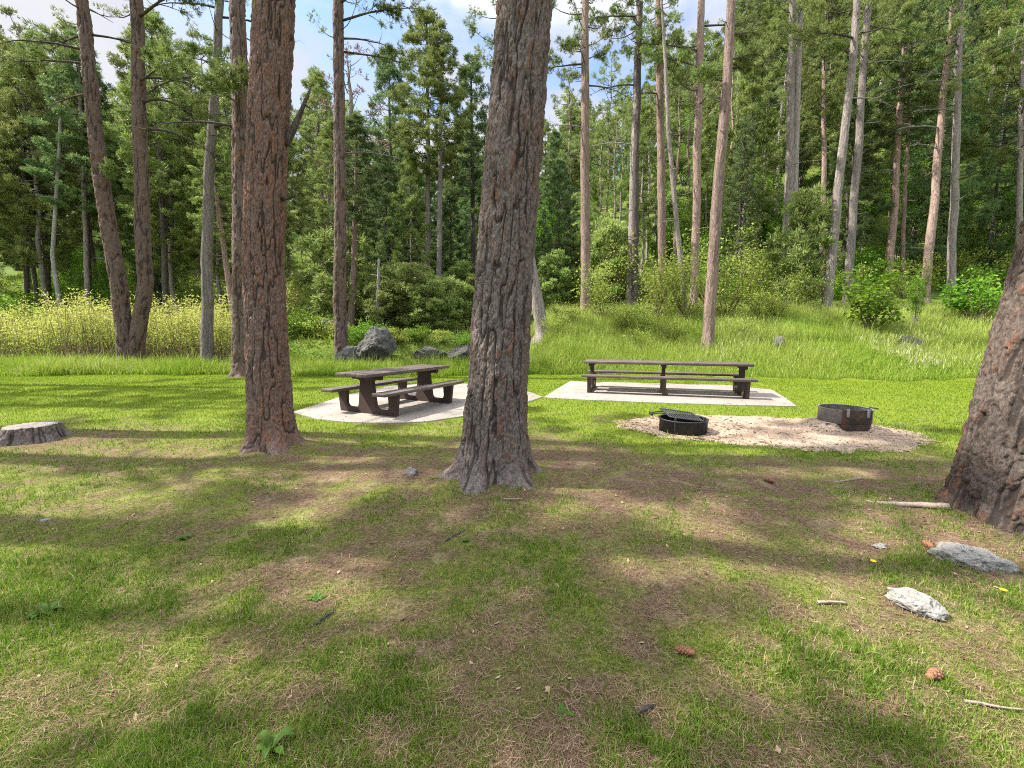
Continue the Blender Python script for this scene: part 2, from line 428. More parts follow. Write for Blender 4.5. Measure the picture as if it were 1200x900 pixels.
def dup(root, loc, rz, sc=1.0, label=None, group=None, kids=None):
    r = root.copy(); COL.objects.link(r); r.location = [float(v) for v in loc]; r.rotation_euler = (0, 0, rz)
    r.scale = (sc if isinstance(sc, tuple) else (sc, sc, sc))
    if label: r['label'] = label
    if group: r['group'] = group
    for ch in (kids if kids is not None else root.children):
        c = ch.copy(); COL.objects.link(c); c.parent = r
    return r

# ------------------------------------------------------------------ vegetation generators
def unit(v): return v / (np.linalg.norm(v, axis=-1, keepdims=True) + 1e-9)

def blades(pos, h, w, lean, tint, R, tint_tip=None, seed_tip=None):
    """bent grass blades: 5 vertices, 3 triangles each. pos (n,3)"""
    n = len(pos)
    a = R.uniform(0, 2 * PI, n); side = np.c_[np.cos(a), np.sin(a), np.zeros(n)]
    b = R.uniform(0, 2 * PI, n); ld = np.c_[np.cos(b), np.sin(b), np.zeros(n)] * (lean * h)[:, None]
    up = np.c_[np.zeros(n), np.zeros(n), h]
    sw = side * (w / 2)[:, None]
    m = pos + up * .55 + ld * .3; t = pos + up * (1 - .25 * np.minimum(lean, 1.5) ** 2)[:, None] + ld
    V = np.stack([pos - sw, pos + sw, m - sw * .8, m + sw * .8, t], 1).reshape(-1, 3)
    k = np.arange(n)[:, None] * 5
    T = np.concatenate([k + [0, 1, 3], k + [0, 3, 2], k + [2, 3, 4]], 0)
    tt = np.repeat(tint[:, None], 5, 1)
    if tint_tip is not None: tt[:, 2:4] = (tint[:, None] + tint_tip[:, None]) / 2; tt[:, 4] = tint_tip
    return V, T, tt.ravel()

def tufts(centers, dirs, nn, ln, w, R, tint, spread=.8):
    """needle tufts: nn thin triangles around each direction"""
    m = len(centers)
    d = unit(dirs[:, None] + R.normal(0, spread, (m, nn, 3)))
    l = ln * R.uniform(.6, 1.15, (m, nn, 1))
    s = unit(np.cross(d, R.normal(0, 1, (m, nn, 3)))) * w * .5
    c = centers[:, None] + d * .02
    V = np.stack([c - s * .5, c + s * .5, c + d * l * .6 + s, c + d * l, c + d * l * .6 - s], 2)
    k = np.arange(m * nn)[:, None] * 5
    T = np.concatenate([k + [0, 1, 2], k + [0, 2, 4], k + [2, 3, 4]], 0)
    tt = np.repeat(np.clip(tint[:, None] + R.normal(0, .10, (m, nn)), 0, 1).reshape(-1), 5)
    return V.reshape(-1, 3), T, tt

def pine_crown(name, seed, Lc, Rc, nb, clumps, tuft_n, prof, mats, ln=.24, w=.035, nn=8, cl_r=.42, up=.25, droop=.25, gap=.0, base_z=0):
    """limbs with clumps of needle tufts at their ends; origin at the crown's foot"""
    R = np.random.default_rng(seed); mb = MB()
    C, D, T = [], [], []
    for i in range(nb):
        t = (i + R.uniform(0, 1)) / nb
        if R.uniform() < gap: continue
        az = i * 2.4 + R.uniform(-.5, .5)
        ln_b = Rc * prof(t) * R.uniform(.55, 1.12)
        el = (-.12 + up + .55 * t) * R.uniform(.6, 1.3)
        s = np.linspace(0, 1, 6)
        hd = np.array([math.cos(az), math.sin(az), 0]); sd = np.array([-hd[1], hd[0], 0])
        bend = R.uniform(-.25, .25)
        pts = hd * (ln_b * s)[:, None] + sd * (bend * ln_b * s * s)[:, None]
        pts[:, 2] = t * Lc + ln_b * (math.tan(min(el, .9)) * s - droop * s * (1 - s) * 2 + .08 * s ** 3)
        mb.tube(pts, np.linspace(.055, .012, 6) * (.5 + .12 * ln_b), 4, 1, .3, False)
        k = max(1, int(round(clumps * (.5 + ln_b / Rc) * R.uniform(.7, 1.3))))
        for j in range(k):
            ss = 1 - R.uniform(0, .62) * (j / max(1, k - .5))
            p = np.array([np.interp(ss, s, pts[:, q]) for q in range(3)])
            off = sd * R.normal(0, .28 * ln_b * (1.1 - ss) + .12) + np.array([0, 0, R.normal(.05, .1)])
            pc = p + off
            if np.linalg.norm(off) > .2: mb.tube(np.array([p - hd * .15 * ln_b * .3, (p + pc) / 2, pc]), [.016, .012, .006], 3, 1, .3, False)
            m = int(tuft_n * R.uniform(.6, 1.3)); rad = cl_r * R.uniform(.65, 1.25)
            o = unit(R.normal(0, 1, (m, 3))) * (R.uniform(0, 1, (m, 1)) ** .5) * np.array([1, 1, .62]) * rad
            C.append(pc + o); D.append(unit(o + hd * .3 * rad + np.array([0, 0, .45 * rad])))
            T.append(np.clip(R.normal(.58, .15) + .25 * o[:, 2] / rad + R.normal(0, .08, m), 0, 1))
    C = np.vstack(C); D = np.vstack(D); T = np.concatenate(T)
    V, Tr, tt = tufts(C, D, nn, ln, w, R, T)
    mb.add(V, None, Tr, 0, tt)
    return mb.mesh(name, mats)

def leafy(name, seed, h, r, stems, leaves, leaf, mats, spread=1.0, low=.25, stemr=.02, clump=.28):
    """many-stemmed broadleaf shrub or sapling; origin at the ground"""
    R = np.random.default_rng(seed); mb = MB(); tips = []
    for i in range(stems):
        az = R.uniform(0, 2 * PI); rr = r * math.sqrt(R.uniform(0, 1)) * spread
        hh = h * R.uniform(.55, 1.0) * (1 - .35 * (rr / r) ** 2)
        s = np.linspace(0, 1, 5)
        pts = np.c_[math.cos(az) * rr * s ** .8 + R.normal(0, .04 * r, 5) * s, math.sin(az) * rr * s ** .8 + R.normal(0, .04 * r, 5) * s, hh * s]
        mb.tube(pts, np.linspace(stemr, stemr * .25, 5), 4, 1, R.uniform(0, .8), False)
        for q in range(4):
            s0 = R.uniform(low, 1.0); p = np.array([np.interp(s0, s, pts[:, c]) for c in range(3)])
            e = p + np.array([R.normal(0, .2 * r), R.normal(0, .2 * r), R.uniform(.0, .12 * h)])
            mb.tube(np.array([p, (p + e) / 2 + [0, 0, .02], e]), [stemr * .4, stemr * .3, stemr * .15], 3, 1, .5, False)
            tips += [e, (p + e) / 2]
        tips.append(pts[-1])
    tips = np.array(tips); n = leaves
    c = tips[R.integers(0, len(tips), n)] + R.normal(0, clump * .5, (n, 3)) * np.array([r, r, min(h * .4, r)])
    c[:, 2] = np.abs(c[:, 2])
    nrm = unit(R.normal(0, .8, (n, 3)) + np.array([0, 0, .7])); u = unit(np.cross(nrm, R.normal(0, 1, (n, 3)))); v = np.cross(nrm, u)
    l = (leaf * R.uniform(.6, 1.25, (n, 1)))
    V = np.stack([c - u * l * .5, c + v * l * .32, c + u * l * .5, c - v * l * .32], 1).reshape(-1, 3)
    k = np.arange(n)[:, None] * 4
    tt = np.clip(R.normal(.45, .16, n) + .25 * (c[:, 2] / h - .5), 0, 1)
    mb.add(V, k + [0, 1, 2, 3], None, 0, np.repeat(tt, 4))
    return mb.mesh(name, mats)

def bark_disp(th, z, R0, cw, ch, depth, seed):
    """interlaced vertical furrows between flaky plates: radial displacement and a per-flake value"""
    cx, cy = np.cos(th) * R0, np.sin(th) * R0
    k = .60 / cw; kz = .40 / ch
    wx = (fbm(cx * k * .9 + 7, cy * k * .9, z * kz * 1.3, seed, 3) - .5) * .45; wz = (fbm(cx * k, cy * k, z * kz * 2, seed + 50, 3) - .5) * 1.1
    n1 = fbm(cx * k + wx, cy * k - wx, z * kz * .75 + wz * .7, seed + 1, 3) - .5
    n2 = fbm(cx * k * 1.5 + wx + 31, cy * k * 1.5, z * kz * 3.2 + wz, seed + 5, 3) - .5
    f1 = np.clip(np.abs(n1) / (.05 + .05 * fbm(cx * 4, cy * 4, z * 2, seed + 44, 2)), 0, 1); f2 = np.clip(np.abs(n2) / .05, 0, 1)
    pl = fbm(cx * k * 1.8 + wx, cy * k * 1.8, z * kz * 3.2 + wz, seed + 21, 3)
    stp = np.floor(pl * 9) / 9
    fine = fbm(cx * 38, cy * 38, z * 16, seed + 9, 4) - .5
    chip = np.floor(fbm(cx * k * 4 + wx, cy * k * 4, z * kz * 7 + wz, seed + 27, 2) * 7) / 7
    d = depth * (f1 * (.45 + .35 * f2 + .9 * (stp - .45) + .75 * (chip - .45)) - .5) + depth * .42 * fine
    pv = np.clip(.9 * (stp - .2) + .8 * (chip - .35) + .35 * (_h(np.floor(pl * 9), np.floor(n1 * 7), z * 0, seed) - .5), 0, 1)
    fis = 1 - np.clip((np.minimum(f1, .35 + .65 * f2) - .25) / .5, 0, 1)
    return d, pv, fis

FISS = [None]
def trunk(name, path, rad, seg, zs, mat, seed, flare=0, cw=.1, ch=.2, depth=.02, lobes=5, wob=0, stubs=0):
    """path: [(z,x,y)], rad: [(z,r)], world metres relative to the tree's base"""
    zs = np.asarray(zs, float); th = np.arange(seg) / seg * 2 * PI
    Z, TH = np.meshgrid(zs, th, indexing='ij')
    pz = [p[0] for p in path]
    X = np.interp(Z, pz, [p[1] for p in path]); Y = np.interp(Z, pz, [p[2] for p in path])
    r = np.interp(Z, [q[0] for q in rad], [q[1] for q in rad])
    if wob:
        X = X + (fbm(Z * .35, Z * 0 + seed, seed=seed) - .5) * wob * S(Z, 0, 3); Y = Y + (fbm(Z * .35, Z * 0 + seed + 9, seed=seed + 3) - .5) * wob * S(Z, 0, 3)
    if flare:
        lob = fbm(np.cos(TH) * 1.6 + seed, np.sin(TH) * 1.6, Z * .6, seed + 5, 3)
        lob2 = np.clip(np.cos(TH * lobes + seed + 2.5 * (lob - .5)), -1, 1)
        zz = np.clip(Z, -.05, 9)
        r = r + flare * np.exp(-zz / .13) * (.55 + 1.3 * (lob - .3) + .5 * lob2) + flare * .30 * np.exp(-zz / .5) * (.7 + .3 * lob2)
    d, ID, FI = bark_disp(TH, Z, float(rad[0][1]), cw, ch, depth, seed)
    r = r + d
    V = np.stack([X + r * np.cos(TH), Y + r * np.sin(TH), Z], -1).reshape(-1, 3)
    n, m = len(zs), seg
    i = np.arange(n - 1)[:, None] * m; j = np.arange(m)[None]; jn = (j + 1) % m
    Q = np.stack([i + j, i + jn, i + m + jn, i + m + j], -1).reshape(-1, 4)
    FISS[0] = FI.ravel()
    return V, Q, ID.ravel()

def trunk_obj(name, parent, mat, *a, extra=None, **kw):
    V, Q, ID = trunk(name, *a, **kw)
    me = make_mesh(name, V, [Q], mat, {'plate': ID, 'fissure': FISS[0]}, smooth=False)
    return link(name, me, parent)

def limb_mesh(name, mats, seed, length, rise, r0, kink=.25, twigs=5, tuft=0, curve=0.0, ln=.16, w=.014):
    """a bare or needled branch pointing along +X"""
    R = np.random.default_rng(seed); mb = MB()
    s = np.linspace(0, 1, 9)
    pts = np.c_[length * s, np.cumsum(R.normal(0, kink * length / 9, 9)) * s, length * (rise * s + curve * s * s) + R.normal(0, kink * length / 22, 9) * s]
    mb.tube(pts, r0 * (1 - .85 * s), 7, 1, .3)
    C, D = [], []
    for q in range(twigs):
        s0 = R.uniform(.3, 1); p = np.array([np.interp(s0, s, pts[:, c]) for c in range(3)])
        tl = length * R.uniform(.15, .38)
        d = unit(np.array([R.uniform(.3, 1), R.normal(0, .7), R.normal(.15, .4)]))
        tp = p + d * tl * np.linspace(0, 1, 5)[:, None] + np.c_[np.zeros(5), R.normal(0, .04 * tl, 5), R.normal(0, .05 * tl, 5)]
        mb.tube(tp, np.linspace(r0 * .35, r0 * .06, 5), 4, 1, .3, False)
        for e in (tp[-1], tp[3], tp[2]):
            C.append(e); D.append(d)
    if tuft:
        C = np.repeat(np.array(C), tuft, 0) + R.normal(0, .07, (len(C) * tuft, 3)); D = np.repeat(np.array(D), tuft, 0)
        V, T, tt = tufts(C, unit(D + [0, 0, .3]), 16, ln, w, R, np.clip(R.normal(.4, .15, len(C)), 0, 1), .75)
        mb.add(V, None, T, 0, tt)
    return mb.mesh(name, mats)

# =================================================================== SETTING
# ---------------- ground sheet
def graded(lo, hi, step, outlo, outhi, grow):
    a = list(np.arange(lo, hi, step)); s = step
    up = []; v = hi; s = step
    while v < outhi: up.append(v); s *= grow; v += s
    up.append(outhi)
    dn = []; v = lo - step; s = step
    while v > outlo: dn.append(v); s *= grow; v -= s
    dn.append(outlo)
    return np.array(dn[::-1] + a + up)

pad1_px = [(343, 484), (372, 492), (405, 495.5), (455, 497), (500, 495), (548, 488), (600, 478), (636, 466), (615, 458), (585, 452.5), (520, 449), (455, 453), (405, 464)]
pad2_px = [(637, 466.5), (690, 469.5), (780, 473), (860, 475.5), (934, 477), (922, 468), (905, 457.5), (850, 452), (750, 449.5), (668, 447.5), (655, 455)]
pad1 = [G0(*p) for p in pad1_px]; pad2 = [G0(*p) for p in pad2_px]
gravel_px = [(722, 494), (745, 489), (800, 486), (850, 487), (900, 489), (950, 491), (1020, 497), (1062, 503), (1092, 512), (1098, 519), (1075, 526), (1020, 531), (960, 531), (900, 526), (850, 520), (800, 516), (750, 508), (728, 502)]
gravel = [G0(*p) for p in gravel_px]

def inside(px, py, poly):
    r = np.zeros(np.shape(px), bool); n = len(poly)
    for i in range(n):
        x1, y1 = poly[i]; x2, y2 = poly[(i + 1) % n]
        c = ((y1 > py) != (y2 > py)) & (px < (x2 - x1) * (py - y1) / (y2 - y1 + 1e-12) + x1)
        r ^= c
    return r
def edge_dist(px, py, poly):
    d = np.full(np.shape(px), 99.0); n = len(poly)
    for i in range(n):
        a = np.array(poly[i]); b = np.array(poly[(i + 1) % n]); ab = b - a
        t = np.clip(((px - a[0]) * ab[0] + (py - a[1]) * ab[1]) / (ab @ ab), 0, 1)
        d = np.minimum(d, np.hypot(px - a[0] - t * ab[0], py - a[1] - t * ab[1]))
    return d

BARE = [(-.2, 4.3, .95), (-3.12, 5.4, .8), (3.9, 3.25, .9), (-6.5, 5.9, .7), (1.0, 4.0, .8), (1.9, 3.2, .55), (2.2, 4.1, .8), (-1.6, 5.0, .8), (-.9, 3.1, .5), (.1, 1.9, .45), (3.1, 2.75, .6), (2.5, 2.35, .5), (-4.4, 4.9, .7), (-2.2, 3.9, .6), (-1.4, 2.6, .4), (0.9, 2.3, .4), (2.1, 1.7, .4)]
def cover(x, y):
    """how green the turf is: 0 bare needle litter, 1 lawn"""
    x = np.asarray(x, float); y = np.asarray(y, float)
    n = fbm(x * .9, y * .9, seed=31, o=4); n2 = fbm(x * 3.2, y * 3.2, seed=37, o=3)
    edge = 6.2 - 1.05 * S(x, -.8, 1.6) + .3 * S(-x, 3, 7)
    lawn = S(y + 2.2 * (n - .5), edge - .7, edge + .6)
    n3 = fbm(x * 9, y * 9, seed=39, o=2)
    fg = .49 + .50 * (n - .5) + .65 * (n2 - .5) + .85 * (n3 - .5) + .16 * S(-x, 0, 3) + .15 * S(3.2 - y, 0, 1.2)
    for bx, by, br in BARE:
        fg = fg - .20 * np.exp(-((x - bx) ** 2 + (y - by) ** 2) / (br * br) * 1.2)
    c = np.clip(fg, 0.02, .85) * (1 - lawn) + np.clip(.96 - .35 * S(n2, .58, .75) * S(9 - y, 0, 2), 0, 1) * lawn
    return np.clip(c, 0, 1)

gx = graded(-9, 9, .075, -320, 320, 1.05); gy = graded(.6, 8, .06, -40, 420, 1.035)
GX, GY = np.meshgrid(gx, gy, indexing='ij')
GZ = H(GX, GY)
V = np.stack([GX, GY, GZ], -1).reshape(-1, 3)
nx, ny = len(gx), len(gy)
i = np.arange(nx - 1)[:, None] * ny; j = np.arange(ny - 1)[None]
Q = np.stack([i + j, i + ny + j, i + ny + j + 1, i + j + 1], -1).reshape(-1, 4)
wild = S(GY.ravel() - lawn_edge(GX.ravel()), 2.5, 7)
ground = link('ground', make_mesh('ground', V, [Q], M['ground'], {'cover': cover(GX, GY).ravel(), 'wild': wild}, smooth=True))
tag(ground, kind='structure')

# ---------------- concrete pads
def smooth_poly(poly, n=5):
    p = np.array(poly); out = []
    for k in range(len(p)):
        a, b, c, d = p[k - 1], p[k], p[(k + 1) % len(p)], p[(k + 2) % len(p)]
        for t in np.arange(n) / n:
            out.append(.5 * ((2 * b) + (-a + c) * t + (2 * a - 5 * b + 4 * c - d) * t * t + (-a + 3 * b - 3 * c + d) * t ** 3))
    return np.array(out)
for poly, nm in ((pad1, 'concrete_pad'), (pad2, 'concrete_pad')):
    mb = MB(); mb.prism(poly, -.10, .022)
    o = mb.build(nm, M['concrete'], None, bevel=.008); tag(o, kind='structure')

# ---------------- gravel patch with its mounded collar under the tall fire ring
RING2 = np.array([*G0(988, 502.5), 0]); RING1 = np.array([*G0(800, 505.5), 0])
gp = smooth_poly(gravel, 6)
gp = smooth_poly(gp, 3)
gp = gp + (np.c_[fbm(gp[:, 0] * 4, gp[:, 1] * 4, seed=61), fbm(gp[:, 0] * 4, gp[:, 1] * 4, seed=62)] - .5) * .5
gp_x0, gp_y0 = gp.min(0); gp_x1, gp_y1 = gp.max(0)
cen = gp.mean(0); fr = np.concatenate([np.linspace(0, .9, 30), [.95, 1.0]])
GV = cen + (gp - cen)[None] * fr[:, None, None]
def gravel_z(x, y):
    d = np.hypot(x - RING2[0] + .06, y - RING2[1])
    th2 = np.arctan2(y - RING2[1], x - RING2[0])
    front = .5 + .5 * np.cos(th2 - math.radians(-92))
    col = .12 * (1 - S(d, .33, .66)) * (1 - .92 * S(front, .80, .93))
    return .012 + col + (fbm(x * 7, y * 7, seed=66) - .5) * .02
gz = gravel_z(GV[..., 0], GV[..., 1]); gz[-1] = -.02; gz[-2] = .006
GVv = np.concatenate([GV, gz[..., None]], -1).reshape(-1, 3); m = len(gp)
i = np.arange(len(fr) - 1)[:, None] * m; j = np.arange(m)[None]; jn = (j + 1) % m
o = link('gravel_patch', make_mesh('gravel_patch', GVv, [np.stack([i + j, i + m + j, i + m + jn, i + jn], -1).reshape(-1, 4)], M['gravel'], smooth=True))
tag(o, kind='structure')

# ---------------- creek water
mb = MB(); mb.add([[-15, 16.2, -.36], [1.6, 16.2, -.36], [1.6, 20.4, -.36], [-15, 20.4, -.36]], [[0, 1, 2, 3]])
tag(mb.build('creek_water', M['water']), kind='structure')

# =================================================================== GRASS AND LITTER (uncountable)
def in_view(x, y, mx=1.12, add=.6):
    return np.abs(x) < (mx * 1.2 * (y * CP + .18) + add)
def no_obst(x, y):
    ok = ~inside(x, y, pad1) & ~inside(x, y, pad2)
    g = inside(x, y, gravel) & (edge_dist(x, y, gravel) > .10 + .30 * vnoise(x * 6, y * 6, seed=67) * vnoise(x * 31, y * 31, seed=68))
    return ok & ~g
def scatter(n, x0, x1, y0, y1, R, power=1.0):
    return R.uniform(x0, x1, n), y0 + (y1 - y0) * R.uniform(0, 1, n) ** power

# thin tufty grass under the trees
R = np.random.default_rng(101)
nt_ = 150000
u_ = R.uniform(0, 1, nt_); y = 1 / (1 / 1.0 - u_ * (1 / 1.0 - 1 / 7.2)); x = R.uniform(-1, 1, nt_) * (1.36 * y + 1.0)
cv = cover(x, y)
keep = in_view(x, y) & (R.uniform(0, 1, nt_) < np.clip(cv * 1.1 - .02, 0.06, 1)) & no_obst(x, y)
for tx, ty, tr in ((-.2, 4.3, .36), (-3.12, 5.4, .29), (4.06, 3.25, .46)):
    keep &= np.hypot(x - tx, y - ty) > tr
x, y, cv = x[keep], y[keep], cv[keep]
big = fbm(x * 1.7, y * 1.7, seed=71)
k = R.integers(3, 7, len(x))
bx = np.repeat(x, k); by = np.repeat(y, k); bc = np.repeat(cv, k); bb = np.repeat(big, k)
bx = bx + R.normal(0, .013, len(bx)); by = by + R.normal(0, .013, len(bx))
n = len(bx)
h = np.clip(R.gamma(5, .0041, n) * (.65 + .8 * bc) * (.6 + .9 * S(bb, .4, .7)), .012, .12)
tuftint = np.repeat(np.clip(R.normal(.50, .13, len(x)) - .10 * S(big, .45, .65), 0, 1), k)
straw = R.uniform(0, 1, n) < (.27 - .17 * bc)
ti = np.where(straw, R.uniform(.75, 1, n), np.clip(tuftint + R.normal(0, .08, n), 0, .75))
w = R.uniform(.0016, .0034, n) * (1 + .22 * by)
Vb, Tb, tb = blades(np.c_[bx, by, H(bx, by) - .004], h, w, np.abs(R.normal(.5, .35, n)), ti, R, np.clip(ti + .1, 0, 1))
o = link('sparse_grass', make_mesh('sparse_grass', Vb, [Tb], M['blade'], {'tint': tb})); tag(o, 'thin tufty grass growing through the brown needle litter under the pines', 'grass', kind='stuff')

# mown lawn
R = np.random.default_rng(102)
n = 330000
x, y = scatter(n, -22, 20, 5.0, 15.4, R, .95)
cv = cover(x, y)
keep = in_view(x, y, 1.05, .5) & (R.uniform(0, 1, n) < cv ** 1.3) & (y < lawn_edge(x) + .3) & no_obst(x, y)
for tx, ty, tr in ((-3.12, 5.4, .45),):
    keep &= np.hypot(x - tx, y - ty) > tr
x, y = x[keep], y[keep]; n = len(x)
nz = fbm(x * 1.1, y * 1.1, seed=75)
ti = np.clip(.22 + .75 * (nz - .2) * .9 + R.normal(0, .1, n), 0, 1)
h = R.uniform(.025, .06, n); w = R.uniform(.005, .009, n) * (.7 + .06 * y)
Vb, Tb, tb = blades(np.c_[x, y, H(x, y) - .003], h, w, np.abs(R.normal(.55, .3, n)), ti, R, np.clip(ti + .12, 0, 1))
o = link('lawn_grass', make_mesh('lawn_grass', Vb, [Tb], M['blade_lawn'], {'tint': tb})); tag(o, 'bright green mown lawn around the picnic pads', 'grass', kind='stuff')

# unmown fringe behind the lawn
R = np.random.default_rng(103)
n = 85000
x = R.uniform(-24, 3.2, n); e = lawn_edge(x); y = e + (fbm(x * 1.1, x * 0, seed=85) - .45) * .7 + R.gamma(1.8, .75, n)
keep = (y < e + 4.6) & ((y < 16.9) | (x < -12.5)) & in_view(x, y, 1.05, .5)
x, y = x[keep], y[keep]; n = len(x)
h = R.gamma(9, .045, n) * (.7 + .6 * fbm(x * .8, y * .8, seed=78)) * np.clip(.5 + (y - lawn_edge(x)) * .7, .5, 1.05); w = R.uniform(.012, .022, n)
ti = np.clip(.18 + .5 * fbm(x * .6, y * .6, seed=79) + R.normal(0, .12, n), 0, 1)
Vb, Tb, tb = blades(np.c_[x, y, H(x, y) - .02], h, w, np.abs(R.normal(.35, .25, n)), ti, R, np.clip(ti + .2, 0, 1))
o = link('fringe_grass', make_mesh('fringe_grass', Vb, [Tb], M['blade_tall'], {'tint': tb})); tag(o, 'strip of uncut green grass along the far edge of the lawn', 'tall grass', kind='stuff')

# tall grass with pale seed heads on the right bank
R = np.random.default_rng(104)
n = 210000
x = R.uniform(.2, 30, n); e = lawn_edge(x); y = e + (fbm(x * 1.1, x * 0, seed=84) - .4) * .7 + 12.0 * R.uniform(0, 1, n) ** 1.15
keep = in_view(x, y, 1.05, .5) & (R.uniform(0, 1, n) < .55 + .45 * S(y - e, 6, 0)) 
x, y = x[keep], y[keep]; n = len(x); e = lawn_edge(x)
nz = fbm(x * .5, y * .5, seed=81)
h = R.gamma(9, .040, n) * (.45 + .95 * nz) * (.55 + .45 * S(y - e + R.normal(0, .35, n), -.1, .9)); w = R.uniform(.009, .018, n)
ti = np.clip(.34 + .62 * nz + .25 * S(y - e, 3, 8) + R.normal(0, .13, n), 0, .74)
Vb, Tb, tb = blades(np.c_[x, y, H(x, y) - .02], h, w, np.abs(R.normal(.35, .25, n)), ti, R, np.clip(ti + .1, 0, .9))
# seed heads: slim spindles on the tops of some stems
m = 9000
sx = R.uniform(2, 26, m); sy = lawn_edge(sx) + R.gamma(1.6, 1.1, m) ; pr = fbm(sx * .45, sy * .45, seed=83)
kk = R.uniform(0, 1, m) < S(pr, .42, .62) * (.35 + .65 * S(sx, 4, 10)); sx, sy = sx[kk], sy[kk]; m = len(sx)
sz = H(sx, sy) + R.uniform(.32, .62, m)
V2, T2, t2 = blades(np.c_[sx, sy, sz - .1], R.uniform(.09, .2, m), R.uniform(.014, .028, m), np.abs(R.normal(.3, .2, m)), R.uniform(.78, .97, m), R)
o = link('bank_grass', make_mesh('bank_grass', np.vstack([Vb, V2]), [np.vstack([Tb, T2 + len(Vb)])], M['blade_tall'], {'tint': np.concatenate([tb, t2])}))
tag(o, 'tall sunlit grass with pale seed heads covering the right bank', 'tall grass', kind='stuff')

# meadow grass among the trees beyond the creek
R = np.random.default_rng(105)
n = 60000
x = R.uniform(-46, 14, n); y = R.uniform(20.3, 46, n)
keep = in_view(x, y, 1.0, 1) & ~((x > 0) & (y < 27)) & ~((x < -12) & (y < 23))
x, y = x[keep], y[keep]; n = len(x); nz = fbm(x * .25, y * .25, seed=86)
ti = np.clip(.1 + .8 * nz + R.normal(0, .14, n), 0, 1)
Vb, Tb, tb = blades(np.c_[x, y, H(x, y) - .03], R.gamma(8, .04, n), R.uniform(.03, .06, n), np.abs(R.normal(.4, .3, n)), ti, R, np.clip(ti + .15, 0, 1))
o = link('meadow_grass', make_mesh('meadow_grass', Vb, [Tb], M['blade_tall'], {'tint': tb})); tag(o, 'rough meadow grass under the trees beyond the creek', 'grass', kind='stuff')

# fallen needles, chips and bark crumbs
R = np.random.default_rng(106)
n = 130000
u_ = R.uniform(0, 1, n); y = 1 / (1 - u_ * (1 - 1 / 6.8)); x = R.uniform(-1, 1, n) * (1.36 * y + .9); cv = cover(x, y)
keep = in_view(x, y, 1.08, .4) & (R.uniform(0, 1, n) < 1.05 - cv) & no_obst(x, y)
x, y = x[keep], y[keep]; n = len(x)
a = R.uniform(0, PI, n); l = R.uniform(.02, .06, n); d = np.c_[np.cos(a), np.sin(a), R.normal(0, .14, n)] * (l / 2)[:, None]
s = np.c_[-np.sin(a), np.cos(a), np.zeros(n)] * R.uniform(.0003, .0008, n)[:, None] * (1 + .4 * y[:, None])
c = np.c_[x, y, H(x, y) + R.uniform(.003, .016, n)]
V1 = np.stack([c - d - s, c + d * .95 - s * .5, c + d + s * .6, c - d * .9 + s], 1).reshape(-1, 3); Q1 = np.arange(n * 4).reshape(-1, 4)
t1 = np.repeat(np.clip(R.normal(.5, .24, n), 0, 1), 4)
n2 = 9000
x, y = scatter(n2, -8, 8, 1.0, 6.3, R, 1.3); kk = (R.uniform(0, 1, n2) < .95 - cover(x, y)) & in_view(x, y) & no_obst(x, y); x, y = x[kk], y[kk]; n2 = len(x)
a = R.uniform(0, 2 * PI, n2); sz = np.minimum(R.gamma(2.2, .0060, n2), .019)
u = np.c_[np.cos(a), np.sin(a), R.normal(0, .25, n2)] * sz[:, None]; v = np.c_[-np.sin(a), np.cos(a), R.normal(0, .25, n2)] * (sz * R.uniform(.2, .6, n2))[:, None]
c = np.c_[x, y, H(x, y) + .008]
for poly_, zt in ((pad1, .0235), (pad2, .0235)):      # bits blown onto the pads
    q_ = np.array(poly_); xx = R.uniform(q_[:, 0].min(), q_[:, 0].max(), 2600); yy = R.uniform(q_[:, 1].min(), q_[:, 1].max(), 2600)
    kk = inside(xx, yy, poly_) & (R.uniform(0, 1, 2600) < .12 + 1.0 * np.exp(-edge_dist(xx, yy, poly_) / .18)); xx, yy = xx[kk], yy[kk]; m_ = len(xx)
    a_ = R.uniform(0, 2 * PI, m_); s_ = R.gamma(2.2, .010, m_)
    c = np.vstack([c, np.c_[xx, yy, np.full(m_, zt)]]); u = np.vstack([u, np.c_[np.cos(a_), np.sin(a_), a_ * 0] * s_[:, None]]); v = np.vstack([v, np.c_[-np.sin(a_), np.cos(a_), a_ * 0] * (s_ * R.uniform(.1, .4, m_))[:, None]])
xx = R.uniform(gp_x0, gp_x1, 5200); yy = R.uniform(gp_y0, gp_y1, 5200)
kk = inside(xx, yy, gravel) & (R.uniform(0, 1, 5200) < .25 + .75 * S(4.4 - xx, 0, 2.2)) & (np.hypot(xx - RING1[0], yy - RING1[1]) > .36) & (np.hypot(xx - RING2[0], yy - RING2[1]) > .36)
xx, yy = xx[kk], yy[kk]; m_ = len(xx); a_ = R.uniform(0, 2 * PI, m_); s_ = R.gamma(2.2, .009, m_)
c = np.vstack([c, np.c_[xx, yy, gravel_z(xx, yy) + .006]]); u = np.vstack([u, np.c_[np.cos(a_), np.sin(a_), a_ * 0] * s_[:, None]]); v = np.vstack([v, np.c_[-np.sin(a_), np.cos(a_), a_ * 0] * (s_ * R.uniform(.2, .6, m_))[:, None]])
n2 = len(c)
V2 = np.stack([c - u, c - v * 1.1, c + u * .9, c + v], 1).reshape(-1, 3); Q2 = np.arange(n2 * 4).reshape(-1, 4) + len(V1)
t2 = np.repeat(np.clip(R.choice([.0, .1, .3, .95], n2) + R.normal(0, .1, n2), 0, 1), 4)
o = link('needle_litter', make_mesh('needle_litter', np.vstack([V1, V2]), [np.vstack([Q1, Q2])], M['litter'], {'tint': np.concatenate([t1, t2])}))
tag(o, 'fallen brown pine needles and bark crumbs strewn over the ground', 'litter', kind='stuff')

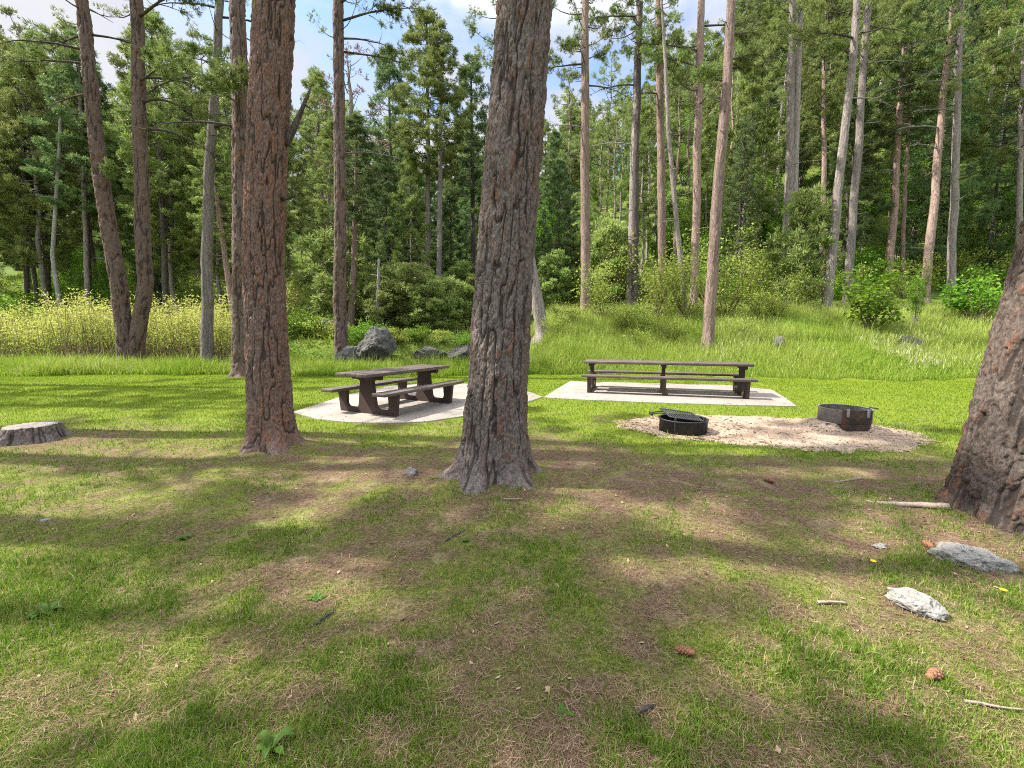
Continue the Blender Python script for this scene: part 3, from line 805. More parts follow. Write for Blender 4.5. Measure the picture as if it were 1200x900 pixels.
# loose stones on the gravel
R = np.random.default_rng(107); mb = MB()
n = 5200
x = R.uniform(gp[:, 0].min(), gp[:, 0].max(), n); y = R.uniform(gp[:, 1].min(), gp[:, 1].max(), n)
kk = inside(x, y, gravel) & (edge_dist(x, y, gravel) > .05) & (np.hypot(x - RING2[0], y - RING2[1]) > .5) & (np.hypot(x - RING1[0], y - RING1[1]) > .4); x, y = x[kk], y[kk]; n = len(x)
oc = np.array([[1, 0, 0], [0, 1, 0], [-1, 0, 0], [0, -1, 0], [0, 0, .7], [0, 0, -.5]], float)
sz = R.gamma(3, .0042, n)
V1 = (np.c_[x, y, gravel_z(x, y)])[:, None] + oc[None] * sz[:, None, None] * R.uniform(.6, 1.2, (n, 6, 1))
T1 = (np.arange(n)[:, None, None] * 6 + np.array([[0, 1, 4], [1, 2, 4], [2, 3, 4], [3, 0, 4]])[None]).reshape(-1, 3)
o = link('gravel_stones', make_mesh('gravel_stones', V1.reshape(-1, 3), [T1], M['gravel'])); tag(o, 'loose pink gravel stones around the fire rings', 'gravel', kind='stuff')

# yellow-green willow thicket at the left beyond the lawn
R = np.random.default_rng(108); mb = MB()
ns = 2300
x = R.uniform(-36, -11.8, ns); y = 19.3 + 6.0 * R.uniform(0, 1, ns) ** 1.2
kk = in_view(x, y, 1.05, 1.0) & (R.uniform(0, 1, ns) < .55 + .6 * fbm(x * .4, y * .4, seed=91)); x, y = x[kk], y[kk]; ns = len(x)
hh = R.uniform(1.7, 2.7, ns) * (.35 + 1.1 * fbm(x * .45, y * .45, seed=92)) + .15 * S(-x, 8, 18)
LC = []; LT = []
for q in range(ns):
    b = np.array([x[q], y[q], float(H(x[q], y[q])) - .05]); lean = R.normal(0, .12, 2)
    pts = b + np.c_[lean[0] * hh[q] * np.array([0, .4, 1]), lean[1] * hh[q] * np.array([0, .4, 1]), hh[q] * np.array([0, .5, 1])]
    mb.tube(pts, [.014, .011, .004], 3, 1, R.uniform(0, 1), False)
    mleaf = int(R.integers(14, 56) * (.5 + hh[q] / 3)); s0 = R.uniform(.36, 1.06, mleaf)
    p = pts[0] + (pts[2] - pts[0]) * s0[:, None] + R.normal(0, .12, (mleaf, 3)); LC.append(p)
    LT.append(np.clip(.15 + .6 * s0 + R.normal(0, .12, mleaf) + R.normal(0, .1), 0, 1))
c = np.vstack(LC); n = len(c); lt = np.concatenate(LT)
nrm = unit(R.normal(0, 1, (n, 3)) + [0, 0, .4]); u = unit(np.cross(nrm, R.normal(0, .6, (n, 3)) + [0, 0, 0.01])); v = np.cross(nrm, u); l = R.uniform(.06, .13, (n, 1))
Vl = np.stack([c - u * l * .6, c + v * l * .22, c + u * l * .6, c - v * l * .22], 1).reshape(-1, 3)
mb.add(Vl, np.arange(n * 4).reshape(-1, 4), None, 0, np.repeat(lt, 4))
o = mb.build('willow_thicket', [M['willow'], M['stem']]); tag(o, 'yellow-green willow thicket with bare reddish stems behind the left lawn', 'thicket', kind='stuff')

# =================================================================== TREES
NM = [M['needle'], M['bark_dark']]; NMC = [M['needle_cool'], M['bark_dark']]
prof_round = lambda t: .55 + .9 * math.sin(PI * min(1, .15 + t * .85)) * .5 if t < .9 else .45
prof_cone = lambda t: (1 - t) ** .75 * (.62 + .6 * min(1, t * 4)) * .95 + .08
prof_open = lambda t: .75 + .3 * math.sin(t * PI) - .45 * t * t
CROWN = {
    'open1': pine_crown('crown', 1, 10, 3.0, 30, 4.2, 15, prof_open, NM, gap=.3, ln=.2, w=.028, cl_r=.32),
    'open2': pine_crown('crown', 2, 10, 3.0, 26, 4.2, 15, prof_open, NM, gap=.3, ln=.2, w=.028, cl_r=.32),
    'open3': pine_crown('crown', 3, 10, 3.0, 34, 4.2, 15, prof_open, NM, gap=.3, ln=.2, w=.028, cl_r=.32),
    'openthin': pine_crown('crown', 13, 10, 3.0, 17, 2.4, 11, prof_open, NM, gap=.2, ln=.2, w=.028, cl_r=.32),
    'dense1': pine_crown('crown', 4, 12, 2.4, 70, 4.2, 16, prof_cone, NM, ln=.22, w=.032, cl_r=.30),
    'dense2': pine_crown('crown', 5, 12, 2.6, 64, 4.2, 16, prof_cone, NM, ln=.22, w=.032, cl_r=.30),
    'dense3': pine_crown('crown', 6, 12, 2.2, 68, 4.2, 16, prof_cone, NMC, ln=.22, w=.032, cl_r=.30),
    'spruce': pine_crown('crown', 7, 12, 2.3, 90, 3.4, 14, prof_cone, NMC, ln=.17, w=.028, up=-.05, droop=.35, cl_r=.28),
    'dead': pine_crown('crown', 8, 9, 2.0, 34, 1.4, 6, prof_open, [M['needle_dead'], M['dead_wood']], gap=.2, nn=6),
    'young': pine_crown('crown', 9, 3, 1.25, 34, 2.6, 12, prof_cone, [M['needle_young'], M['bark_dark']], ln=.2, cl_r=.26, up=.35),
    'young2': pine_crown('crown', 10, 3, 1.4, 30, 2.8, 12, prof_cone, NM, ln=.2, cl_r=.28, up=.3),
}
CLEN = {k: (10 if k.startswith('open') else 12 if k in ('dense1', 'dense2', 'dense3', 'spruce') else 9 if k == 'dead' else 3) for k in CROWN}
CRAD = {'openthin': 3, 'open1': 3, 'open2': 3, 'open3': 3, 'dense1': 2.4, 'dense2': 2.6, 'dense3': 2.2, 'spruce': 2.3, 'dead': 2, 'young': 1.25, 'young2': 1.4}

def put_crown(root, kind, z0, length, radius, path, rz):
    o = link('crown', CROWN[kind], root)
    pz = [p[0] for p in path]
    a = np.array([np.interp(z0, pz, [p[1] for p in path]), np.interp(z0, pz, [p[2] for p in path]), z0])
    b = np.array([np.interp(z0 + length, pz, [p[1] for p in path]), np.interp(z0 + length, pz, [p[2] for p in path]), z0 + length])
    d = Vector(b - a).normalized()
    o.location = a
    q = Vector((0, 0, 1)).rotation_difference(d).to_matrix().to_4x4() @ Matrix.Rotation(rz, 4, 'Z')
    o.rotation_euler = q.to_euler()
    o.scale = (radius / CRAD[kind], radius / CRAD[kind], length / CLEN[kind])
    return o

def put_limb(root, me, z, az, path, roll=0, off=0.0):
    o = link('limb', me, root)
    pz = [p[0] for p in path]
    o.location = (np.interp(z, pz, [p[1] for p in path]) + off * math.cos(az), np.interp(z, pz, [p[2] for p in path]) + off * math.sin(az), z)
    o.rotation_euler = (roll, 0, az)
    return o

# ---------------- the three big near trunks
def zgrid(a, b, fine, top, n=26): return np.concatenate([np.arange(a, b, fine), np.linspace(b, top, n)])

# centre pine
t = thing('pine_tree', 'massive grey-barked pine trunk with flared roots in the middle foreground', 'tree', (-.2, 4.3, 0))
path = [(-.2, .0, 0), (0, .01, 0), (.8, .04, 0), (2.3, .14, 0), (4.6, .33, 0), (9, .62, .05), (17, 1.0, .1)]
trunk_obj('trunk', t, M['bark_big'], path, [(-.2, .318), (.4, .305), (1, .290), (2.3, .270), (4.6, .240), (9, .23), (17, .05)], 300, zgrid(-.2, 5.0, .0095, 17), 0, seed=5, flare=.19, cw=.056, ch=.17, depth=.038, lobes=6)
put_crown(t, 'open1', 8.5, 9, 3.2, path, .4)
# left pine with the broken limb
t = thing('pine_tree', 'stout reddish-brown pine trunk with one dark broken limb, left of the picnic table', 'tree', (-3.12, 5.4, 0))
path = [(-.2, 0, 0), (0, 0, 0), (2.4, .06, 0), (3.5, .17, 0), (5.3, .39, 0), (9, .7, 0), (18, 1.2, .1)]
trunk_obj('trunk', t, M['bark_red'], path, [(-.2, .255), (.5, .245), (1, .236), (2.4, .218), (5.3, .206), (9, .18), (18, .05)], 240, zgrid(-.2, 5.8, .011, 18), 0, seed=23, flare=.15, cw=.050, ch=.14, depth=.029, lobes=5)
put_crown(t, 'open2', 8.5, 9.5, 3.1, path, 2.0)
LB = [M['needle'], M['bark_dark']]
put_limb(t, limb_mesh('limb', LB, 7, .34, 1.5, .055, .10, 2, curve=.45), 3.75, .1, path, off=.2)
put_limb(t, limb_mesh('limb', LB, 4, .22, .2, .028, .12, 0), 3.1, -.1, path, off=.22)
# right edge pine
t = thing('pine_tree', 'thick rough pine trunk cut off by the right edge of the photo', 'tree', (4.06, 3.25, 0))
path = [(-.2, -.02, 0), (0, 0, 0), (1.1, .10, 0), (2.1, .24, 0), (3.5, .42, 0), (9, .9, 0), (17, 1.3, 0)]
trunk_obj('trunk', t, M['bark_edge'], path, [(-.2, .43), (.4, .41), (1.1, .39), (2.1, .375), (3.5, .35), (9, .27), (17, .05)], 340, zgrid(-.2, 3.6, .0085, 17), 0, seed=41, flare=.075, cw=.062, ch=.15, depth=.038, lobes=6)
put_crown(t, 'open3', 8.5, 9, 3.2, path, 1.0)

# ---------------- other trees the photo tells apart, placed on the terrain
SHARED = {'tan': M['bark_tan'], 'pale': M['bark_pale'], 'dark': M['bark_dark'], 'mid': M['bark_mid'], 'dead': M['dead_wood'], 'red': M['bark_red']}
def tree(base, top, w0, w1, mat, label, crown=None, height=20, seed=1, depth=None, mid=None, limbs=(), wob=.15, name='pine_tree', group=None, broken=None):
    if depth is None: B = at(*base)
    else:
        B = P(base[0], base[1], depth); B[2] = float(H(B[0], B[1]))
    d = B[1]
    Tp = P(top[0], top[1], d) - B
    ca = .9 / math.hypot(1, (base[0] - 600) / F)
    r0 = w0 / 2 / F * axis_depth(d, B[2] + .5) * ca; r1 = w1 / 2 / F * axis_depth(d, B[2] + Tp[2]) * ca
    path = [(-.3, 0, 0), (0, 0, 0)]
    for mp_ in (mid or []):
        q = P(mp_[0], mp_[1], d) - B; path.append((q[2], q[0], 0))
    path.append((Tp[2], Tp[0], 0))
    slope = (Tp[0] - path[-2][1]) / max(.5, Tp[2] - path[-2][0])
    if broken is None and height > Tp[2] + .5:
        path.append((height, Tp[0] + slope * (height - Tp[2]) * .6, 0))
    top_z = path[-1][0]
    rads = [(-.3, r0 * 1.15), (.3, r0), (Tp[2], r1)] + ([(top_z, .03)] if top_z > Tp[2] + .4 else [])
    t = thing(name, label, 'tree', B, 0, group)
    seg = 48 if mat in ('mid', 'red') else 18
    zs = np.concatenate([np.linspace(-.3, 1, 9 if seg < 30 else 26), np.arange(1.15, top_z, .3 if seg < 30 else .06), [top_z]])
    V_, Q_, ID = trunk('trunk', path, rads, seg, zs, None, seed, flare=r0 * .35, cw=.12, ch=.25, depth=min(.06, r0 * (.2 if seg > 30 else .12)), wob=wob)
    FS = FISS[0]; mb = MB(); mb.add(V_, Q_, None, 0, ID)
    if broken is not None:   # ragged top
        k = len(V_) - seg; mb.add(np.vstack([V_[k:], V_[k:].mean(0) + [0, 0, r1 * 2]]), None, [[a, (a + 1) % seg, seg] for a in range(seg)], 0, .5)
    Rr = np.random.default_rng(seed + 500)
    zlo = max(1.2, Tp[2] * .25)
    for q in range(int(5 + Rr.integers(0, 7))):      # dead branch stubs
        z = Rr.uniform(zlo, min(top_z * .8, Tp[2] * 1.1)); az = Rr.uniform(0, 2 * PI); le = Rr.uniform(.12, .7)
        cx = np.interp(z, [p[0] for p in path], [p[1] for p in path])
        dv = np.array([math.cos(az), math.sin(az), Rr.uniform(-.3, .35)])
        st = np.array([cx, 0, z]); pp = st + dv * np.array([0, .5, 1])[:, None] * (le + r1) + np.array([0, 0, -.06 * le]) * np.array([0, 0, 1])[:, None]
        mb.tube(pp, [.028, .02, .008], 5, 0, .3, False)
    V2 = np.vstack(mb.V); me = make_mesh('trunk', V2, [np.vstack(mb.Q)] + ([np.vstack(mb.T)] if mb.T else []), SHARED[mat], {'plate': np.concatenate(mb.tint), 'fissure': np.concatenate([FS, np.zeros(len(V2) - len(FS))])}, smooth=True)
    link('trunk', me, t)
    if crown:
        kind, z0, rad = crown
        put_crown(t, kind, z0, max(2.5, top_z - z0 + .4), rad, path, seed * 1.7)
    for (ms, zpx, az, roll) in limbs:
        zq = (P(base[0], zpx, d) - B)[2]
        put_limb(t, LIMB[ms], zq, az, path, roll, off=r1 * .5)
    return t, path, B

LIMB = {
    'long_down': limb_mesh('limb', LB, 21, 3.2, .25, .06, .12, 9, 2, curve=-.75, ln=.18, w=.02),
    'needled': limb_mesh('limb', LB, 22, 3.4, .22, .055, .12, 16, 3, curve=-.12, ln=.20, w=.02),
    'needled2': limb_mesh('limb', LB, 23, 2.8, .05, .05, .14, 15, 3, curve=-.1, ln=.20, w=.02),
    'dead_long': limb_mesh('limb', [M['needle'], M['bark_dark']], 24, 2.6, .12, .045, .2, 8, 0, curve=-.3),
    'dead_pale': limb_mesh('limb', [M['needle'], M['dead_wood']], 25, 2.6, .18, .04, .14, 5, 0, curve=-.25),
    'tuft': limb_mesh('limb', LB, 26, .9, .2, .03, .12, 7, 3, curve=.1, ln=.17, w=.018),
}
# forked pine on the left: two stems from one base
t, path, B = tree((150, 431), (95, 0), 25, 17, 'mid', 'forked brown pine whose two trunks part at the base, by the left lawn edge', ('openthin', 13, 2.0), 20, 31,
                  mid=[(139, 330), (118, 200)], limbs=[('needled', 40, 2.7, 0), ('needled2', 75, 3.3, 0), ('dead_long', 60, 3.6, 0), ('dead_long', 110, 2.9, .3), ('dead_long', 40, .3, 0), ('tuft', 210, -.6, 0)])
d = B[1]
path2 = [(-.3, .1, .06), (0, .2, .06)] + [((P(a, b, d) - B)[2], (P(a, b, d) - B)[0], .06) for a, b in ((168, 330), (164, 200), (157, 0))]
path2.append((21, path2[-1][1] - .1, .3))
r = 15.5 / 2 / F * axis_depth(d, 2)
V_, Q_, ID = trunk('trunk', path2, [(-.3, r * 1.1), (1, r), (path2[-2][0], r * .72), (21, .04)], 40, np.concatenate([np.linspace(-.3, 1, 26), np.arange(1.06, 21, .06)]), None, 33, flare=.1, cw=.12, ch=.25, depth=.035, wob=.12)
link('trunk', make_mesh('trunk', V_, [Q_], M['bark_mid'], {'plate': ID, 'fissure': FISS[0]}, smooth=True), t)
put_crown(t, 'openthin', 13, 7.5, 1.9, path2, .6)
for ms, zpx, az in (('needled', 20, -.3), ('needled2', 60, .2), ('long_down', 120, -.2), ('long_down', 150, .35), ('dead_long', 90, .1), ('needled2', 95, -.5)):
    zq = (P(160, zpx, d) - B)[2]; put_limb(t, LIMB[ms], zq, az, path2, 0, off=.15)

tree((243, 429), (258, 0), 17, 11, 'pale', 'slender grey pine with curved bare limbs, left of the stout reddish trunk', ('openthin', 13, 1.6), 19, 35, mid=[(242, 300), (251, 120)],
     limbs=[('long_down', 95, 3.35, 0), ('dead_long', 60, 2.9, 0), ('dead_long', 20, .2, 0), ('dead_pale', 90, -.4, 0), ('long_down', 150, -.3, 0), ('dead_long', 10, 3.4, 0)])
tree((284, 441), (279, 0), 27, 20, 'mid', 'brown pine trunk half hidden behind the stout reddish trunk', ('openthin', 12, 1.8), 18, 37, mid=[(284, 250)], limbs=[('tuft', 118, -1.4, 0), ('tuft', 122, -2.0, 0), ('tuft', 110, -.9, 0), ('dead_long', 150, 3.5, 0)])
tree((400, 427), (396, 0), 17, 13, 'mid', 'straight brown pine standing by the boulder behind the picnic table', ('openthin', 13.5, 1.8), 20, 39,
     limbs=[('needled', 25, -.05, 0), ('needled2', 60, .25, 0), ('needled', 5, -.4, 0), ('dead_long', 45, .1, 0), ('dead_pale', 180, .1, 0)])
tree((637, 396), (612, 250), 17, 12, 'pale', 'pale leaning pine emerging from behind the massive centre trunk', ('open1', 12, 2.4), 18, 41)
tree((686, 366), (686, 0), 13, 9, 'tan', 'straight tan pine just right of the massive centre trunk', ('open2', 11.5, 2.3), 20, 43, limbs=[('needled2', 75, 3.0, 0), ('tuft', 70, -.3, 0), ('tuft', 60, 3.3, 0), ('dead_pale', 150, 3.3, 0), ('dead_long', 100, .2, 0)])
tree((738, 362), (750, 0), 12, 9, 'pale', 'grey pine leaning slightly right above the leafy bushes', ('open1', 14, 2.4), 22, 45, limbs=[('dead_long', 100, 3.1, 0), ('dead_long', 60, .1, 0), ('needled2', 20, 3.2, 0), ('dead_pale', 170, 3.2, 0)])
tree((745, 330), (746, 190), 9, 8, 'dark', 'thin dark pine close behind the grey leaning pine', ('open3', 13, 1.8), 19, 46, depth=25)
tree((777, 357), (772, 0), 11, 9, 'tan', 'narrow reddish pine second in the row beside the leafy bushes', ('open3', 13.5, 2.0), 21, 47, limbs=[('tuft', 80, .1, 0), ('tuft', 60, 3.2, 0), ('dead_long', 110, 3.2, 0)])
tree((803, 367), (782, 150), 7.5, 5.5, 'pale', 'thin pale pine slanting left among the leafy bushes', ('open2', 12.5, 1.6), 17, 49)
tree((814, 335), (822, 0), 11, 9, 'tan', 'bushy-topped tan pine left of the tall orange trunk', ('open1', 10.5, 2.5), 22, 51, depth=24, limbs=[('needled', 60, 3.2, 0), ('needled', 90, -.1, 0), ('needled2', 80, 3.6, 0), ('needled', 30, .3, 0)])
tree((829, 407), (857, 0), 16, 11.5, 'tan', 'tall orange-barked pine rising from the bank behind the long table', ('open3', 13.8, 2.0), 20, 53, limbs=[('tuft', 70, .1, 0), ('tuft', 95, 3.2, 0), ('tuft', 40, .3, 0)])
# forked pale pine
t, path, B = tree((918, 362), (928, 0), 15, 8, 'pale', 'grey pine forking into two close trunks on the right bank', ('open2', 13, 2.0), 22, 55, mid=[(925, 230)])
d = B[1]; path2 = [(a_, b_, .05) for a_, b_ in [((P(px, py, d) - B)[2], (P(px, py, d) - B)[0]) for px, py in ((923, 300), (931, 230), (939, 0))]]
r = 8.5 / 2 / F * axis_depth(d, 5)
V_, Q_, ID = trunk('trunk', path2, [(path2[0][0], r), (path2[-1][0], r * .6)], 18, np.arange(path2[0][0], path2[-1][0], .3), None, 57, cw=.12, ch=.25, depth=.015)
link('trunk', make_mesh('trunk', V_, [Q_], M['bark_pale'], {'plate': ID, 'fissure': FISS[0]}, smooth=True), t)
tree((968, 366), (1006, 0), 14, 9.5, 'pale', 'bright pale pine leaning right in front of the hillside', ('open1', 12.5, 2.3), 21, 59, limbs=[('tuft', 60, 3.0, 0), ('dead_pale', 115, .2, 0), ('needled2', 45, 3.4, 0)])
tree((992, 357), (1018, 0), 12, 9, 'pale', 'grey-brown pine close right of the bright pale pine', ('open3', 12.5, 2.4), 22, 61, limbs=[('dead_pale', 75, -.1, 0), ('needled2', 30, .2, 0)])
tree((1040, 348), (1060, 60), 12, 8, 'tan', 'pinkish pine left of the leaning orange pine on the right', ('open2', 9.5, 2.6), 19, 63, limbs=[('dead_pale', 200, 3.0, 0), ('dead_pale', 230, 3.3, 0), ('needled2', 120, .3, 0)])
tree((1083, 357), (1108, 85), 14, 9, 'tan', 'orange pine with short pale snags, behind the two round shrubs', ('open3', 10.5, 2.4), 19, 65, mid=[(1096, 220)], limbs=[('dead_pale', 150, 3.2, 0), ('dead_pale', 95, 2.9, 0), ('dead_pale', 175, 3.5, 0)])
tree((1114, 358), (1125, 0), 13, 10, 'pale', 'straight grey pine above the right round shrub', ('open1', 12.5, 2.6), 22, 67, limbs=[('dead_pale', 45, 2.9, 0), ('dead_pale', 90, 3.3, 0), ('dead_pale', 130, 3.2, 0)])
tree((1058, 345), (1060, 230), 7, 6, 'tan', 'thin reddish pine in shade behind the pinkish pine', ('dense3', 9, 1.8), 17, 69, depth=28)
tree((1192, 345), (1196, 120), 11, 8, 'pale', 'grey pine at the right edge beyond the bank', ('dense2', 8, 2.8), 19, 71, depth=27)
tree((964, 345), (966, 60), 8, 6, 'tan', 'thin rust-red pine in shade left of the bright pale pine', ('dense1', 10, 1.8), 19, 73, depth=28)
# left background trunks that stand apart
tree((30, 348), (26, 150), 8, 6, 'dark', 'dark thin pine at the far left above the willow thicket', ('dense1', 6.5, 2.2), 17, 75, depth=30)
tree((54, 345), (46, 150), 9, 6, 'dark', 'dark pine second from the left above the willow thicket', ('dense2', 7.5, 2.4), 18, 77, depth=31)
tree((70, 352), (70, 140), 8, 4, 'dead', 'bent silver dead snag standing above the willow thicket', None, 12, 79, depth=27, mid=[(62, 300), (67, 230)], name='dead_snag', broken=1)
tree((99, 352), (97, 160), 8, 6, 'pale', 'grey pine left of the forked brown pine', ('dense3', 7, 2.2), 17, 81, depth=28)
tree((103, 356), (102, 200), 7, 5, 'dark', 'thin dark pine touching the grey pine left of the fork', ('dense1', 8, 1.8), 15, 82, depth=28.6)
tree((133, 350), (120, 230), 6, 4, 'dead', 'short pale broken snag behind the forked pine', None, 6, 83, depth=28, name='dead_snag', broken=1)
tree((175, 345), (170, 200), 8, 6, 'dark', 'dark pine seen between the two forked trunks', ('dense2', 7, 2.4), 18, 84, depth=30)
tree((192, 358), (188, 200), 9, 6, 'dark', 'dark pine right of the forked brown pine', ('dense1', 6.2, 2.4), 18, 85, depth=27)
tree((275, 362), (258, 260), 9, 7, 'tan', 'short leaning rusty trunk behind the slender grey pine', ('dense2', 6, 1.6), 11.5, 87, depth=25)
tree((410, 372), (416, 280), 10, 7, 'tan', 'short forked tan trunk under low dark boughs right of the boulder pine', ('dense3', 5.6, 1.6), 10.5, 89, depth=23)
tree((369, 352), (382, 300), 9, 7, 'tan', 'leaning brown trunk left of the straight boulder pine', ('dense2', 6, 1.6), 11.5, 91, depth=26)
tree((441, 374), (444, 305), 5, 3.5, 'dead', 'thin dark bare pole standing beside the boulder', None, 4, 93, depth=22, name='dead_snag', broken=1)
tree((500, 338), (501, 170), 7.5, 5.5, 'pale', 'left one of two straight pale pines left of the centre trunk', ('dense1', 9.5, 2.6), 19, 95, depth=30)
tree((512, 342), (516, 190), 7.5, 5.5, 'pale', 'right one of two straight pale pines left of the centre trunk', ('dense2', 9.5, 2.2), 18, 97, depth=29)
tree((555, 335), (553, 180), 6, 5, 'dark', 'dark slim pine just left of the massive centre trunk', ('dense3', 8, 2.0), 17, 99, depth=32)
tree((455, 345), (457, 180), 6, 4.5, 'dark', 'dark slim pine behind the pole by the boulder', ('dense3', 6, 2.4), 18, 100, depth=34)
tree((412, 345), (408, 110), 8, 5, 'dead', 'half-dead pine with rusty sparse needles behind the boulder pine', ('dead', 8, 2.4), 16.5, 98, depth=29, wob=.9)

# pines just outside the left edge, whose crowns shade the foreground
for q, (x, y, hgt, kd) in enumerate(((-9.4, 3.6, 19, 'open1'), (-13.5, 5.6, 20, 'open2'), (-16.5, 3.2, 20, 'open1'), (-10.5, 6.6, 18, 'open3'), (-9.0, .8, 17, 'open2'), (-21, 9.6, 19, 'open1'), (-20, 12.6, 20, 'open2'), (-25, 11.2, 20, 'open3'))):
    t = thing('pine_tree', 'tall pine outside the left edge that shades the lawn and the foreground', 'tree', (x, y, 0), 0, 'pines outside the left edge')
    path = [(-.3, 0, 0), (hgt, .3, .1)]
    V_, Q_, ID = trunk('trunk', path, [(-.3, .3), (hgt * .5, .2), (hgt, .03)], 24, np.linspace(-.3, hgt, 70), None, 200 + q, flare=.1, depth=.03, wob=.3)
    link('trunk', make_mesh('trunk', V_, [Q_], M['bark_mid'], {'plate': ID, 'fissure': FISS[0]}, smooth=True), t)
    put_crown(t, kd, hgt * .45, hgt * .55, 2.8, path, q * 1.3)

# ---------------- the forest: one tree of each kind, then copies
def proto_tree(name, h, r0, crown, z0f, rad, mat, seed):
    path = [(-.6, 0, 0), (0, 0, 0), (h, .2, 0)]
    root = thing(name, 'x', 'tree', (0, 0, -500))
    V_, Q_, ID = trunk('trunk', path, [(-.6, r0 * 1.1), (h * .5, r0 * .72), (h, .02)], 10, np.linspace(-.6, h, 30), None, seed, flare=r0 * .3, depth=r0 * .1, wob=.5)
    link('trunk', make_mesh('trunk', V_, [Q_], SHARED[mat], {'plate': ID, 'fissure': FISS[0]}, smooth=True), root)
    put_crown(root, crown, h * z0f, h * (1 - z0f) + .4, rad, path, seed)
    return root
PROTO = [proto_tree('pine_tree', 17, .15, 'dense1', .24, 2.6, 'pale', 301), proto_tree('pine_tree', 18, .15, 'dense2', .28, 2.9, 'dark', 302),
         proto_tree('pine_tree', 16, .14, 'dense3', .2, 2.6, 'dark', 303), proto_tree('pine_tree', 19, .16, 'open1', .36, 3.0, 'tan', 304),
         proto_tree('pine_tree', 18, .16, 'open3', .34, 3.0, 'pale', 305), proto_tree('spruce_tree', 16, .15, 'spruce', .10, 2.5, 'dark', 306)]
placed = []
Rf = np.random.default_rng(77)
def forest(n, xr, yr, ok, label, group, kinds, sc=(.8, 1.15), dmin=2.6):
    c = 0; tries = 0
    while c < n and tries < n * 60:
        tries += 1
        y = yr[0] + (yr[1] - yr[0]) * Rf.uniform() ** .9
        x = Rf.uniform(*xr) if xr else Rf.uniform(-1.3, 1.3) * y
        if not ok(x / y, x, y): continue
        if any((x - a) ** 2 + (y - b) ** 2 < dmin ** 2 for a, b in placed): continue
        placed.append((x, y)); k = kinds[int(Rf.integers(0, len(kinds)))]
        s = Rf.uniform(*sc)
        dup(PROTO[k], (x, y, float(H(x, y))), Rf.uniform(0, 6.28), (s * Rf.uniform(.9, 1.15), s * Rf.uniform(.9, 1.15), s), label, group); c += 1
forest(62, None, (27, 58), lambda r, x, y: -1.35 < r < -.42, 'tall green pine in the forest beyond the left willow thicket', 'pines of the left forest', [0, 1, 2, 0, 3], (.65, 1.1))
forest(50, None, (28, 58), lambda r, x, y: -.42 <= r < .12, 'tall slim pine in the forest beyond the creek at the centre', 'pines of the centre forest', [0, 2, 1, 5, 2], (.45, .7))
forest(27, None, (29, 60), lambda r, x, y: .12 <= r < .55, 'sunlit pine behind the leafy bushes right of the centre trunk', 'pines behind the leafy bushes', [0, 1, 3, 4, 0], (.6, .9))
forest(108, None, (29, 80), lambda r, x, y: .45 <= r < 1.4, 'green pine on the steep right hillside', 'pines of the right hillside', [0, 1, 2, 2, 4, 5, 5], (.65, 1.0))
# the far wood beyond them reads as one mass
Rw = np.random.default_rng(91)
FARC = pine_crown('far', 601, 12, 2.5, 46, 3.0, 7, prof_cone, NM, ln=.42, w=.085, nn=5, cl_r=.4)
fv = np.zeros(len(FARC.vertices) * 3, np.float32); FARC.vertices.foreach_get('co', fv); fv = fv.reshape(-1, 3)
ft = np.zeros(len(FARC.vertices), np.float32); FARC.attributes['tint'].data.foreach_get('value', ft)
fl_ = np.zeros(len(FARC.loops), np.int32); FARC.loops.foreach_get('vertex_index', fl_)
fs_ = np.zeros(len(FARC.polygons), np.int32); FARC.polygons.foreach_get('loop_total', fs_); fm_ = np.zeros(len(FARC.polygons), np.int32); FARC.polygons.foreach_get('material_index', fm_)
st_ = np.concatenate([[0], np.cumsum(fs_)[:-1]])
tri = fl_[(st_[fs_ == 3][:, None] + np.arange(3))]; quad = fl_[(st_[fs_ == 4][:, None] + np.arange(4))]
VV, TT, QQ, AA = [], [], [], []; n0_ = 0
cnt = 0
while cnt < 120:
    y = Rw.uniform(58, 108); r_ = Rw.uniform(-1.4, .7)
    x = r_ * y; z = float(H(x, y)); sc_ = Rw.uniform(.7, 1.15); a_ = Rw.uniform(0, 6.28)
    ca, sa = math.cos(a_), math.sin(a_)
    VV.append(np.c_[(fv[:, 0] * ca - fv[:, 1] * sa) * sc_ * 1.15 + x, (fv[:, 0] * sa + fv[:, 1] * ca) * sc_ * 1.15 + y, fv[:, 2] * sc_ * 1.1 + z + 1.2])
    TT.append(tri + n0_); QQ.append(quad + n0_); AA.append(np.clip(ft + Rw.uniform(-.2, .12), 0, 1)); n0_ += len(fv)
    tk = MB(); tk.tube([[x, y, z - .5], [x, y, z + 6 * sc_], [x, y, z + 12 * sc_]], [.2, .16, .05], 6)
    tv = np.vstack(tk.V); VV.append(tv); QQ.append(np.vstack(tk.Q) + n0_); AA.append(np.full(len(tv), .3)); n0_ += len(tv); TT.append(np.vstack(tk.T) + n0_ - len(tv))
    cnt += 1
QA, TA = np.vstack(QQ), np.vstack(TT)
tmask = np.concatenate([np.zeros(len(b_), int) if len(b_) == len(tri) else np.ones(len(b_), int) for b_ in TT])
o = link('far_forest', make_mesh('far_forest', np.vstack(VV), [QA, TA], NM, {'tint': np.concatenate(AA)}, np.concatenate([np.ones(len(QA), int), tmask])))
tag(o, 'far wooded slope behind the nearer pines, reading as one green mass', 'forest', kind='stuff')
for p_ in PROTO:
    for c_ in list(p_.children): bpy.data.objects.remove(c_)
    bpy.data.objects.remove(p_)

